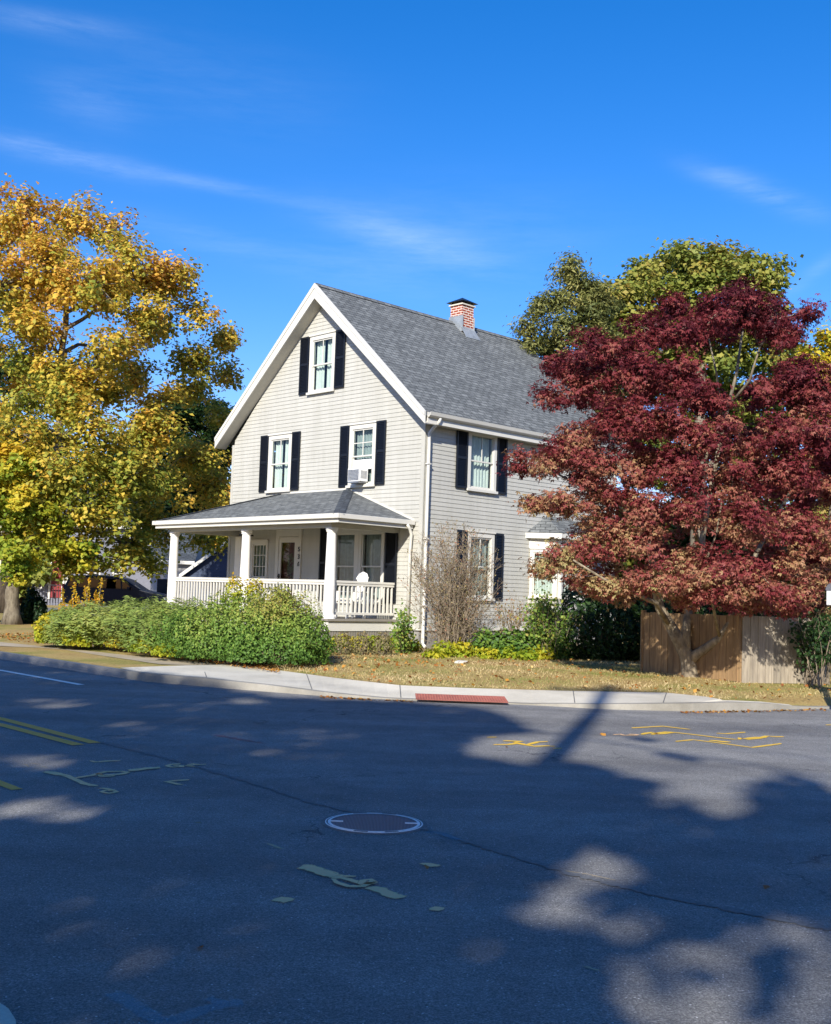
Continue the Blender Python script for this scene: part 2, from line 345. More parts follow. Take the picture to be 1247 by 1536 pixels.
def crown_points(blobs, per, rc=.55, flat=.5, zs=.8, keep=None, inner=.45, grow=(.7, 1.3)):
    """blobs: (x,y,z,R). returns positions, normals, clump id random, clump centres"""
    P = []; Nn = []; T = []; CL = []
    for (x, y, z, R) in blobs:
        nc = max(3, int(per[0] * R * R)); d = rdir(nc)
        r = R * (inner + (1 - inner) * rng.random(nc) ** .6)
        far_ = rng.random(nc) < .12; r = np.where(far_, r * 1.25, r)
        cc = np.array([x, y, z]) + d * r[:, None] * np.array([1, 1, zs])
        for i in range(nc):
            q = rc * rng.uniform(*grow); nl = int(per[1] * (q / rc) ** 2); dd = rdir(nl) * (rng.random(nl) ** .45 * np.where(rng.random(nl) < .14, 1.55, 1.))[:, None]
            dd[:, 2] = dd[:, 2] * flat
            P.append(cc[i] + dd * q); Nn.append(np.array([0, 0, .75]) + d[i] * .45 + unit(dd) * .3 + rng.normal(size=(nl, 3)) * .45)
            T.append(np.full(nl, rng.random())); CL.append((i, *cc[i], x, y, z))
    P = np.concatenate(P); Nn = np.concatenate(Nn); T = np.concatenate(T)
    return P, Nn, T, CL
def skeleton(mb, base, forks, blobs, r0, clumps=None, twig=.012, every=2, wob=.12):
    """trunk through forks, limbs to every blob centre, twigs to clumps"""
    pts = [np.array(base, float)] + [np.array(f, float) for f in forks]
    path = []; rad = []
    L = len(pts)
    for i in range(L - 1):
        for s in range(4):
            t = s / 4; p = pts[i] * (1 - t) + pts[i + 1] * t + rng.normal(size=3) * wob * .25 * (i + s > 0)
            path.append(p); rad.append(r0 * (1 - .62 * (i + t) / max(1, L - 1)))
    path.append(pts[-1]); rad.append(r0 * .38)
    rad[0] *= 1.5; rad[1] *= 1.12
    mb.tube(path, rad, 10)
    nodes = [(path[i], rad[i]) for i in range(3, len(path))]
    bl = sorted(blobs, key=lambda b: np.linalg.norm(np.array(b[:3]) - pts[-1]))
    for (x, y, z, R) in bl:
        c = np.array([x, y, z]); best = None
        for (p, r) in nodes:
            d = np.linalg.norm(c - p) + max(0, (p[2] - c[2] + .2)) * 1.5
            if best is None or d < best[0]: best = (d, p, r)
        _, p, r = best; ln = np.linalg.norm(c - p)
        if ln < .15: continue
        rs = min(r * .75, .03 + .022 * ln + .02 * R); k = 5; pp = []; rr = []
        bend = np.array([0, 0, .12 * ln]) + rng.normal(size=3) * wob * ln * .35
        for i in range(k + 1):
            t = i / k; q = p * (1 - t) + c * t + bend * math.sin(PI * t) + (rng.normal(size=3) * wob * .12 * ln if 0 < i < k else 0)
            pp.append(q); rr.append(max(.008, rs * (1 - .65 * t)))
        mb.tube(pp, rr, 6); nodes += [(pp[i], rr[i]) for i in (2, 3, 4, 5)]
    if clumps:
        for j, (i, cx, cy, cz, bx, by, bz) in enumerate(clumps):
            if j % every: continue
            a = np.array([bx, by, bz]); b = np.array([cx, cy, cz]); mid = (a + b) / 2 + rng.normal(size=3) * .08
            mb.tube([a, mid, b], [twig * 1.6, twig, twig * .5], 4, False)
def make_tree(name, base, forks, blobs, r0, leafm, barkm, per, rc, size, tintf, shape='rhomb', flat=.5, zs=.8, every=2, twig=.012, inner=.45, wob=.12, asp=.7, cull=None, **k):
    o = empty(name, base, **k); b0 = np.array(base)
    P, Nn, T, CL = crown_points(blobs, per, rc, flat, zs, inner=inner)
    if cull is not None:
        kk = cull(P); P, Nn, T = P[kk], Nn[kk], T[kk]
    n = len(P); tint = tintf(P, T, rng.random(n))
    mb = MB(lambda x, y, z: (x - b0[0], y - b0[1], z - b0[2]))
    skeleton(mb, base, forks, blobs, r0, CL, twig, every, wob)
    mb.build('trunk', barkm, o, smooth=True)
    leaves('crown', P - b0, Nn, size * rng.uniform(.65, 1.3, n), tint, leafm, o, shape, asp)
    return o
# ------------------------------------------------------------------ world + sun
w = bpy.data.worlds.new('World'); S.world = w; w.use_nodes = True; nt = w.node_tree
bg = nt.nodes['Background']; sky = N(nt, 'ShaderNodeTexSky', sky_type='NISHITA')
sky.sun_disc = False; sky.sun_elevation = SUN_EL; sky.sun_rotation = math.radians(194); sky.air_density = 1.; sky.dust_density = .2; sky.ozone_density = 3.5; sky.altitude = 0
tc = N(nt, 'ShaderNodeTexCoord')
hs = N(nt, 'ShaderNodeHueSaturation'); hs.inputs['Saturation'].default_value = 1.37; hs.inputs['Value'].default_value = 1.; nt.links.new(sky.outputs[0], hs.inputs['Color'])
tn_ = mix(nt, hs.outputs[0], (1.08, .85, 1.04, 1), 1., 'MULTIPLY')
# thin cirrus: faint streaks, each a direction in the sky with a length and a width, broken up by stretched noise
def vdot(v):
    d = N(nt, 'ShaderNodeVectorMath', operation='DOT_PRODUCT'); nt.links.new(tc.outputs['Generated'], d.inputs[0]); d.inputs[1].default_value = tuple(v); return d.outputs['Value']
def mth(op, a, b=None):
    q = N(nt, 'ShaderNodeMath', operation=op)
    for i_, v in enumerate((a, b)):
        if v is None: continue
        if hasattr(v, 'links'): nt.links.new(v, q.inputs[i_])
        else: q.inputs[i_].default_value = v
    return q.outputs[0]
tot = None
for (xa, ya, xb, yb_, wd_, st_) in ((-60, 15, 190, 50, 14, .5), (-40, 200, 220, 262, 15, .75), (180, 250, 420, 296, 9, .5), (470, 312, 760, 405, 26, .6), (540, 330, 900, 350, 55, .22), (1040, 250, 1225, 318, 15, .7), (60, 130, 200, 175, 28, .3), (180, 325, 460, 395, 20, .3), (1180, 440, 1260, 380, 10, .35), (100, 90, 500, 160, 60, .16), (420, 380, 700, 430, 34, .3)):
    a_ = unit(ray(xa, ya)); b_ = unit(ray(xb, yb_)); c_ = unit(a_ + b_); ax = unit(b_ - a_); cx = unit(np.cross(c_, ax)); hl = np.linalg.norm(b_ - a_) / 2
    u_ = mth('POWER', mth('DIVIDE', mth('ABSOLUTE', vdot(ax - c_ * (c_ @ ax))), hl), 2.5); v_ = mth('POWER', mth('DIVIDE', mth('ABSOLUTE', vdot(cx)), wd_ / F), 2.)
    e_ = mth('MULTIPLY', mth('EXPONENT', mth('MULTIPLY', mth('ADD', u_, v_), -1.)), st_)
    fr_ = mth('GREATER_THAN', vdot(c_), 0.); e_ = mth('MULTIPLY', e_, fr_)
    tot = e_ if tot is None else mth('ADD', tot, e_)
mp = N(nt, 'ShaderNodeMapping'); mp.inputs['Rotation'].default_value = (0, math.radians(13), 0); mp.inputs['Scale'].default_value = (2.2, 2.2, 15)
nt.links.new(tc.outputs['Generated'], mp.inputs[0])
c1 = ramp(nt, noise(nt, mp.outputs[0], 3.2, 9, .68), [(.34, (.1, .1, .1)), (.72, (1, 1, 1))])
fac = mth('MULTIPLY', mth('MULTIPLY', tot, c1), .34)
nt.links.new(mix(nt, tn_, (5.2, 6.2, 7.6, 1), fac), bg.inputs[0]); bg.inputs[1].default_value = .124
sl = bpy.data.lights.new('sun', 'SUN'); sl.energy = 4.7; sl.angle = math.radians(.75); sl.color = (1, .945, .85)
so = bpy.data.objects.new('sun', sl); so.rotation_euler = Vector(-LD).to_track_quat('Z', 'Y').to_euler(); so.location = (0, 0, 30); col.objects.link(so)
S.view_settings.view_transform = 'Standard'; S.view_settings.look = 'None'; S.view_settings.exposure = .64; S.view_settings.gamma = 1
# ------------------------------------------------------------------ ground, road, kerb, paths
def sheet(name, pts, z, mat, kind='structure', **k):
    m_ = MB(); m_.quad(*[(p[0], p[1], z) for p in pts]); return m_.build(name, mat, kind=kind, recalc=False, **k)
sheet('ground', [(-900, -600), (900, -600), (900, 1500), (-900, 1500)], -.03, 'lawn')
sheet('road', [(-90, -40), (90, -40), (90, 40), (-90, 40)], 0, 'asphalt')
def interp(tab):
    xs = [a for a, b in tab]; ys = [b for a, b in tab]; return lambda x: float(np.interp(x, xs, ys))
kb = interp([(-500, 912), (-300, 944), (-100, 973.5), (0, 988.5), (60, 998), (135, 1010), (215, 1022), (337, 1032.5), (420, 1039), (484, 1044), (555, 1048), (602, 1050), (757, 1056), (840, 1060), (907, 1064), (1030, 1067), (1105, 1066), (1158, 1065), (1197, 1063.5), (1247, 1063), (1600, 1066)])
kh = interp([(-500, .13), (300, .13), (400, .1), (500, .05), (580, .018), (790, .018), (900, .07), (1030, .11), (1105, .12), (1160, .09), (1205, .03), (1700, .02)])
sb = interp([(-500, 880), (-300, 916), (-100, 946), (0, 959), (100, 968), (200, 978), (270, 985), (330, 990), (420, 1005.5), (504, 1017), (602, 1028), (703, 1032), (840, 1036), (1001, 1039), (1060, 1045), (1105, 1053), (1160, 1058.5), (1200, 1059), (1250, 1059.5), (1600, 1061)])
XS = list(range(-500, 1601, 20))
kb_pts = [G(x, kb(x), 0) for x in XS]
kt = [p + np.array([0, 0, kh(x)]) for p, x in zip(kb_pts, XS)]
def inward(i, d):
    a = kb_pts[max(0, i - 1)]; b = kb_pts[min(len(XS) - 1, i + 1)]; t = (b - a)[:2]; t /= np.linalg.norm(t); return np.array([-t[1] * d, t[0] * d, 0])
ki = [kt[i] + inward(i, .15) for i in range(len(XS))]
def strip(name, A, B, z, mat, **k):
    mb = MB()
    n = len(A); mb.add([tuple(p + [0, 0, z]) for p in A] + [tuple(p + [0, 0, z]) for p in B], [(i, i + 1, n + i + 1, n + i) for i in range(n - 1)])
    return mb.build(name, mat, recalc=False, **k)
# kerb with face and top, granite blocks on the left, concrete on the right
for nm, lo, hi, mt in (('granite_kerb', -500, 180, 'granite'), ('concrete_kerb', 180, 1600, 'kerb_concrete')):
    mb = MB(); ix = [i for i, x in enumerate(XS) if lo <= x <= hi]
    for i in ix[:-1]:
        for A, B in ((kb_pts, kt), (kt, ki)):
            mb.quad(A[i], A[i + 1], B[i + 1], B[i])
    mb.build('kerb', mt, recalc=False, kind='structure')
def at_h(x, y, h): return G(x, y, h)
hb = [max(kh(x), float(np.interp(x, [1160, 1220], [.1, .01]))) + float(np.interp(x, [1160, 1220], [.03, .012])) for x in XS]
back = [G(x, sb(x), h) for x, h in zip(XS, hb)]
for i in range(len(XS)):
    if back[i][1] < ki[i][1] + .06: back[i] = ki[i] + inward(i, .08) + [0, 0, .01]
# lawn / verge terrain: from just behind the kerb to far away
rows = [[p - np.array([0, 0, .012]) for p in ki]]
mid = []
rows.append([p - np.array([0, 0, .012]) for p in back])
for dy, z in ((1.2, .17), (3.2, .22), (6, .25), (18, .25), (60, .25), (260, .25), (900, .25)):
    rows.append([np.array([p[0] * (1 + dy / 60), p[1] + dy, z]) for p in back])
mb = MB(); n = len(XS)
vs = [tuple(p) for r in rows for p in r]
mb.add(vs, [(r * n + i, r * n + i + 1, (r + 1) * n + i + 1, (r + 1) * n + i) for r in range(len(rows) - 1) for i in range(n - 1)])
mb.build('lawn', 'lawn', recalc=False, kind='structure')
# concrete pavement behind the kerb (px 175..1205)
ix = [i for i, x in enumerate(XS) if 180 <= x <= 1200]
cb = interp([(175, 1001.5), (209, 1000.3), (280, 998), (354, 996.6), (390, 999.5), (420, 1005.5)])
A = []; Bk = []
for i in ix:
    x = XS[i]; A.append(ki[i]); Bk.append(G(x, cb(x), max(kh(x), .1) + .03) if x < 420 else back[i])
strip('pavement', A, Bk, 0.0, 'concrete', kind='structure')
# joints across the pavement
for xx in (300, 460, 601, 868, 1010):
    f_ = AT; i = min(range(len(XS)), key=lambda q: abs(XS[q] - xx)); a = ki[i]; b = back[i]; d = np.array([.007, 0, 0])
    mb = MB(); mb.quad(a - d + [0, 0, .005], a + d + [0, 0, .005], b + d + [0, 0, .005], b - d + [0, 0, .005]); mb.build('pavement_joint', 'tar_seam', recalc=False, kind='structure')
# tan footpath on the left
pf = interp([(-500, 893), (-300, 927), (-100, 957), (0, 969), (60, 971.5), (100, 975), (150, 983), (200, 990), (235, 996), (280, 997.6), (354, 996), (395, 999.5)])
xs2 = list(range(-500, 381, 20))
strip('footpath', [G(x, pf(x), .142) for x in xs2], [G(x, min(sb(x), pf(x) - .5), .142) for x in xs2], 0.0, 'path_tan', kind='structure')
# near pavement corner beside the camera
nc_ = [G(0, 1513), G(12, 1521), G(23, 1538), G(30, 1600)]
nl = [(-30, nc_[0][1] - 1.2), (-6, nc_[0][1] - .25), (-2.2, nc_[0][1] + .0)] + [(p[0], p[1]) for p in nc_] + [(-1.2, 1.5), (-1.2, -3.5), (-30, -3.5)]
mb = MB(); mb.prism([(x, y, 0) for x, y in nl], (0, 0, .02)); mb.build('near_pavement', 'concrete', kind='structure')
# dark pavement seam running across the road
seam = [(60, 1100), (150, 1113), (250, 1138), (370, 1172), (470, 1205), (560, 1225), (650, 1247), (760, 1282), (860, 1312), (980, 1342), (1247, 1395)]
def road_strip(name, pts, wd, mat, z=.004, jit=0., closed=False, **k):
    pts = [np.array(p) for p in pts]; L = []; R = []
    for i, p in enumerate(pts):
        d = (pts[min(i + 1, len(pts) - 1)] - pts[max(0, i - 1)])[:2]; d = d / (np.linalg.norm(d) + 1e-9); nn = np.array([-d[1], d[0]])
        ww = (wd[i] if hasattr(wd, '__len__') else wd) * (1 + rng.uniform(-jit, jit))
        L.append(p[:2] + nn * ww / 2); R.append(p[:2] - nn * ww / 2)
    mb = MB(); q = len(L)
    mb.add([(x, y, z) for x, y in L] + [(x, y, z) for x, y in R], [(i, i + 1, q + i + 1, q + i) for i in range(q - 1)])
    return mb, mb
def densify(pp, step=12):
    o = []
    for a, b in zip(pp[:-1], pp[1:]):
        n_ = max(1, int(math.dist(a, b) / step)); o += [(a[0] + (b[0] - a[0]) * t / n_, a[1] + (b[1] - a[1]) * t / n_) for t in range(n_)]
    return o + [pp[-1]]
mb, _ = road_strip('s', [G(*p) for p in densify(seam, 6)], .06, 'tar_seam', jit=.7); mb.build('road_seam', 'tar_seam', recalc=False, kind='structure')
# ---- painted markings: one thing each
def mark(name, strokes, mat, label, group=None, wd=.06, z=.005, jit=.2, cat='road marking', step=5):
    c = np.mean([G(*p)[:2] for s_ in strokes for p in s_[0]], 0); V = []; Fs = []; E_ = []
    for si, s_ in enumerate(strokes):
        pts = [G(*p)[:2] for p in densify(s_[0], step)]; wdt = s_[1] if len(s_) > 1 else wd; k = len(pts); n0 = len(V); zz_ = z + .0012 * (si % 5)
        for i, p in enumerate(pts):
            d = pts[min(i + 1, k - 1)] - pts[max(0, i - 1)]; d = d / (np.linalg.norm(d) + 1e-9); nn = np.array([-d[1], d[0]])
            ww = (wdt[min(i, len(wdt) - 1)] if hasattr(wdt, '__len__') else wdt) * (1.15 + rng.uniform(-jit, jit)) / 2; e = 0. if i in (0, k - 1) else 1.
            for sg, ev in ((-1, 0), (0, e), (1, 0)): q = p + nn * ww * sg - c; V.append((q[0], q[1], zz_)); E_.append(ev)
        for i in range(k - 1):
            a_ = n0 + 3 * i; Fs += [(a_, a_ + 1, a_ + 4, a_ + 3), (a_ + 1, a_ + 2, a_ + 5, a_ + 4)]
    me = bpy.data.meshes.new(name); me.from_pydata(V, [], Fs); at = me.attributes.new('edge', 'FLOAT', 'POINT'); at.data.foreach_set('value', np.array(E_, np.float32)); me.materials.append(MATS[mat])
    o = bpy.data.objects.new(name, me); col.objects.link(o); o.location = (c[0], c[1], 0); return props(o, label, cat, group)
mark('edge_line', [([(-120, 988), (0, 1005.5), (122, 1027.5)], .1)], 'line_white', 'solid white edge line along the left side of the road', jit=.03)
mark('centre_line', [([(-90, 1062), (0, 1078), (143, 1115)], .105)], 'line_yellow', 'upper of the two parallel yellow centre lines, farther from the camera', 'double yellow centre line', jit=.03)
mark('centre_line', [([(-110, 1066), (0, 1087), (118, 1118)], .105)], 'line_yellow', 'lower of the two parallel yellow centre lines, nearer the camera', 'double yellow centre line', jit=.03)
mark('lane_dash', [([(-30, 1163), (0, 1175), (26, 1185)], .075)], 'line_yellow', 'short yellow dash cut by the left edge of the road view', jit=.05)
s2 = lambda X, Y, s, L: [([(X + a / s, Y + b / s) for a, b in st[0]], st[1]) for st in L]
P1 = lambda L: s2(0, 1130, 3.779, L)
mark('spray_mark', P1([([(262, 103), (380, 130), (420, 148), (480, 175), (550, 190)], .07), ([(262, 106), (370, 130)], .1), ([(420, 145), (520, 130), (600, 108), (690, 106), (725, 112), (690, 122), (590, 128), (560, 118), (580, 136), (660, 132)], .05), ([(725, 104), (820, 92), (915, 84)], .09)]), 'spray_pale', 'large faded yellow crossed symbol with a loop near the left centre lines')
mark('spray_mark', P1([([(1030, 62), (970, 66), (948, 74), (975, 81), (1030, 79), (1030, 72), (975, 71)], .05), ([(1055, 72), (1095, 62), (1105, 68), (1060, 72), (1100, 80)], .05), ([(1105, 62), (1130, 68), (1175, 66)], .045)]), 'spray_pale', 'faded yellow letters G P L at the right end of the crossed symbol')
mark('spray_mark', P1([([(110, 78), (165, 80), (150, 68), (120, 62)], .03), ([(160, 56), (205, 64), (250, 66)], .03), ([(165, 90), (230, 88), (270, 84), (240, 78), (190, 80)], .03)]), 'spray_faint', 'very faint rubbed numerals left of the crossed symbol')
mark('spray_mark', P1([([(560, 200), (600, 202), (640, 212), (662, 222), (620, 230), (575, 222), (600, 212), (640, 218)], .045)]), 'spray_pale', 'small faded figure like a sideways eight under the crossed symbol')
mark('spray_mark', P1([([(515, 42), (545, 52), (610, 46), (690, 43)], .06)]), 'spray_pale', 'thin pale curved dash above the crossed symbol')
mark('spray_mark', P1([([(1080, 153), (1000, 157), (945, 164), (985, 172), (1030, 183)], .055)]), 'spray_pale', 'pale arrowhead pointing left, right of the crossed symbol')
P2 = lambda L: s2(430, 1280, 4.6185, L)
mark('spray_mark', P2([([(95, 97), (150, 97), (250, 130), (330, 160), (400, 180)], [.03] + [.1] * 60), ([(95, 97), (160, 105), (330, 168)], .1), ([(390, 163), (485, 170)], .035), ([(390, 180), (480, 205), (560, 235)], .045), ([(330, 180), (350, 215), (430, 240), (530, 240), (600, 205), (580, 192), (530, 200), (515, 222), (600, 218), (645, 210)], .04), ([(560, 238), (640, 255), (740, 300), (815, 314)], .09)]), 'spray_pale', 'large pale swirl symbol on the road below the manhole cover', jit=.15)
for (a, b, ws, t, z) in (((935, 70), (1050, 97), .07, 'pale dash to the upper right of the swirl symbol', 0), ((990, 384), (1095, 395), .07, 'pale dash to the lower right of the swirl symbol', 0), ((-88, 318), (45, 335), .1, 'pale dash to the lower left of the swirl symbol', 0)):
    pp = [(a[0] + (b[0] - a[0]) * t_, a[1] + (b[1] - a[1]) * t_) for t_ in (0, .25, .5, .75, 1)]
    mark('paint_dash', [([(430 + x / 4.6185, 1280 + y / 4.6185) for x, y in pp],)], 'spray_pale', t, 'pale dashes around the swirl symbol', wd=ws)
mark('spray_mark', [([(290, 1234), (300, 1235), (305, 1235)], .06)], 'spray_faint', 'small faint pale dab left of the manhole cover')
mark('spray_mark', [([(400, 1265), (412, 1270), (425, 1276)], .05)], 'spray_faint', 'faint pale smear between manhole cover and swirl symbol')
P3 = lambda L: s2(720, 1080, 4.6185, L)
mark('spray_mark', P3([([(85, 173), (200, 172), (250, 165), (300, 172), (380, 185), (495, 180)], .07), ([(155, 147), (290, 150), (240, 158), (330, 175), (400, 155), (480, 152)], .06), ([(40, 123), (125, 123)], .05)]), 'spray_yellow', 'bright yellow scribbled symbol left of the pole shadow')
mark('spray_mark', P3([([(500, 199), (575, 199)], .05), ([(480, 185), (530, 185)], .05)]), 'spray_yellow', 'short yellow dash inside the pole shadow')
P4 = lambda L: s2(900, 1080, 3.5937, L)
mark('spray_mark', P4([([(165, 45), (340, 35), (490, 53)], .06)]), 'spray_yellow', 'thin yellow bracket line nearest the kerb on the right')
mark('spray_mark', P4([([(65, 82), (110, 78), (130, 84), (190, 84), (205, 80), (150, 78)], .05)]), 'spray_pale', 'pale scribble at the left end of the yellow writing')
mark('spray_mark', P4([([(215, 80), (280, 68), (320, 78), (400, 68), (360, 66), (310, 72), (270, 80)], .07), ([(390, 68), (500, 80), (620, 95), (740, 108)], .055)]), 'spray_yellow', 'yellow scribbled letters with a long line running to the right')
mark('spray_mark', P4([([(740, 108), (760, 98), (800, 106), (860, 100), (900, 88), (950, 92), (1000, 92)], .07), ([(780, 102), (850, 95), (905, 98)], .06)]), 'spray_yellow', 'yellow scribbled letters at the right end of the long line')
mark('spray_mark', P4([([(625, 72), (680, 76), (790, 67)], .055)]), 'spray_yellow', 'short bent yellow dash above the right-hand letters')
mark('spray_mark', P4([([(402, 118), (500, 108), (640, 125), (820, 150), (985, 128)], .055), ([(590, 111), (705, 123)], .1)]), 'spray_yellow', 'long bent yellow bracket line nearest the camera on the right')
mark('spray_mark', P4([([(1210, 28), (1290, 28)], .07)]), 'spray_yellow', 'yellow dash at the right edge of the view near the kerb')
P5 = lambda L: s2(0, 1200, 2.969, L)
mark('spray_mark', P5([([(500, 860), (580, 910), (640, 950), (720, 990), (800, 985), (900, 940), (1000, 915), (1090, 905)], .11), ([(920, 885), (990, 915)], .07)]), 'spray_blue', 'faded blue V shaped spray mark in the foreground')
mark('spray_mark', [([(640, 1248), (665, 1252), (690, 1262)], .1)], 'spray_blue', 'faint blue spray smear right of the manhole cover')
mark('spray_mark', [([(322, 1103), (350, 1108), (398, 1116)], .12)], 'spray_pink', 'faint pink spray line in the far shade of the road', jit=.4)
mark('spray_mark', [([(875, 1450), (890, 1455), (902, 1458)], .03)], 'spray_faint', 'tiny faint dash in the sunlit patch lower right')
mark('spray_mark', [([(845, 1307), (880, 1312), (925, 1322)], .025)], 'spray_faint', 'thin pale scratch line in the bright patch of road', jit=.6)
# tactile paving
pc = [(623, 1041.5), (757, 1046), (763, 1055), (624, 1050)]
gp = [G(x, y, z) for (x, y), z in zip(pc, (.085, .085, .03, .03))]
plain('tactile_red', '985c50', .8, .12, 9)
o = empty('tactile_paving', gp[3], label='red ribbed tactile panel set in the kerb ramp', cat='tactile paving')
mb = MB(lambda x, y, z: (x - gp[3][0], y - gp[3][1], z - gp[3][2]))
mb.prism([p + [0, 0, .006] for p in gp], (0, 0, .008)); mb.build('panel', 'tactile_red', o)
mb = MB(lambda x, y, z: (x - gp[3][0], y - gp[3][1], z - gp[3][2]))
for i in range(34):
    for j in range(7):
        u_, v_ = (i + .5) / 34, (j + .5) / 7
        p = (gp[0] * (1 - u_) + gp[1] * u_) * (1 - v_) + (gp[3] * (1 - u_) + gp[2] * u_) * v_ + [0, 0, .014]
        mb.lathe([(.014, p[2] - .001), (.012, p[2] + .006)], (p[0], p[1]), 6)
mb.build('studs', 'tactile_red', o, kind='stuff')
# manhole cover
mc = (G(487, 1236) + G(634, 1234)) / 2; R_ = .318
o = empty('manhole_cover', (mc[0], mc[1], 0), .02, label='round iron manhole cover with pale ring in the road', cat='manhole cover')
def ringmb(r0, r1, z, a0=0, a1=2 * PI, k=64):
    mb = MB(); vs = []; fs = []
    for i in range(k + 1):
        a = a0 + (a1 - a0) * i / k
        vs += [(r0 * math.cos(a), r0 * math.sin(a), z), (r1 * math.cos(a), r1 * math.sin(a), z), (r1 * math.cos(a), r1 * math.sin(a), z - .004)]
    for i in range(k): fs += [(3 * i, 3 * i + 1, 3 * i + 4, 3 * i + 3), (3 * i + 1, 3 * i + 2, 3 * i + 5, 3 * i + 4)]
    mb.add(vs, fs); return mb
def iron():
    ma, nt, b = newmat('iron_lid'); v = coords(nt); wv = N(nt, 'ShaderNodeTexWave'); wv.inputs['Scale'].default_value = 34; wv.inputs['Distortion'].default_value = 0
    nt.links.new(v, wv.inputs['Vector'])
    nt.links.new(ramp(nt, wv.outputs['Fac'], [(.3, lin('3e454d')), (.8, lin('6a7580'))]), b.inputs['Base Color'])
    b.inputs['Roughness'].default_value = .6; b.inputs['Metallic'].default_value = .3; bump(nt, b, wv.outputs['Fac'], .6, .004)
iron()
mb = MB(); mb.lathe([(R_ * .9, .001), (R_ * .9, .006)], k=64); mb.build('lid', 'iron_lid', o)
ringmb(R_ * .9, R_ * .955, .0085).build('inner_ring', 'iron_ring', o, recalc=False)
ringmb(R_ * .985, R_ * 1.01, .0075).build('outer_ring', 'iron_ring', o, recalc=False)
ringmb(R_ * .955, R_ * 1.1, .0045).build('frame', 'tar_seam', o, recalc=False)
for s in (-1, 1):
    mb = MB(); mb.box(s * R_ * .9 - (0 if s < 0 else R_ * .26), s * R_ * .9 + (R_ * .26 if s < 0 else 0), -.011, .011, .006, .0105); mb.build('pick_bar', 'iron_ring', o)
for a in (1.1, 1.75, 4.3, 4.95):
    ringmb(R_ * .935, R_ * .995, .0095, a, a + .3, 10).build('ring_tab', 'tar_seam', o, recalc=False)
# ------------------------------------------------------------------ HOUSE
B = G(627.5, 973, .25); W = 7.86; L = 7.85; ZS = .5; ZE = 5.5
def HW(x, y, z): # house local -> world
    c, s = math.cos(YW), math.sin(YW); return np.array([B[0] + x * c - y * s, B[1] + x * s + y * c, z])
Hz = lambda z: z - .25
house = empty('house', B + [0, 0, .25], YW, label='two-storey pale grey clapboard house with steep gable, dark shutters and front porch', cat='house')
RS = (9.18 - 5.36) / (W / 2)            # roof underside slope
fr = lambda a, o_, z: (-o_, a, z - .25)      # front wall coords: a along, o outwards, z abs
sd = lambda a, o_, z: (a, -o_, z - .25)      # side wall coords
bk = lambda a, o_, z: (L + o_, a, z - .25)
ot = lambda a, o_, z: (a, W + o_, z - .25)
def siding(name, T, a0, a1, z0, z1, holes=(), gable=None, mat='siding', exp=.105, parent=None, lip=.012):
    mb = MB(T); zs = set(); z = z0; c = []
    while z < z1 - 1e-4: c.append((z, min(z + exp, z1))); z += exp
    for (zb, zt) in c:
        cuts = sorted({zb, zt} | {q for h in holes for q in (h[2], h[3]) if zb < q < zt})
        for q0, q1 in zip(cuts[:-1], cuts[1:]):
            segs = [(a0, a1)]
            for h in holes:
                if h[2] < (q0 + q1) / 2 < h[3]:
                    ns = []
                    for (s0, s1) in segs:
                        if h[0] > s0: ns.append((s0, min(s1, h[0])))
                        if h[1] < s1: ns.append((max(s0, h[1]), s1))
                    segs = [q for q in ns if q[1] - q[0] > .002]
            o0 = lip * (1 - (q0 - zb) / exp); o1 = lip * (1 - (q1 - zb) / exp)
            for (s0, s1) in segs:
                l0 = l1 = s0; r0 = r1 = s1
                if gable:
                    lo0, hi0 = gable(q0); lo1, hi1 = gable(q1)
                    l0, r0, l1, r1 = max(s0, lo0), min(s1, hi0), max(s0, lo1), min(s1, hi1)
                    if r0 <= l0: continue
                    if r1 < l1: l1 = r1 = (l0 + r0) / 2
                mb.quad((l0, o0, q0), (r0, o0, q0), (r1, o1, q1), (l1, o1, q1))
                if q0 == zb: mb.quad((l0, 0, q0), (r0, 0, q0), (r0, o0, q0), (l0, o0, q0))
    return mb.build(name, mat, parent or house, recalc=False)
def gab(z):
    if z <= ZE - .05: return (-.1, W + .1)
    t = (z - (ZE - .05)) / RS * .97
    return (t, W - t)
def bx(T, *b_): return MB(T).box(*b_)
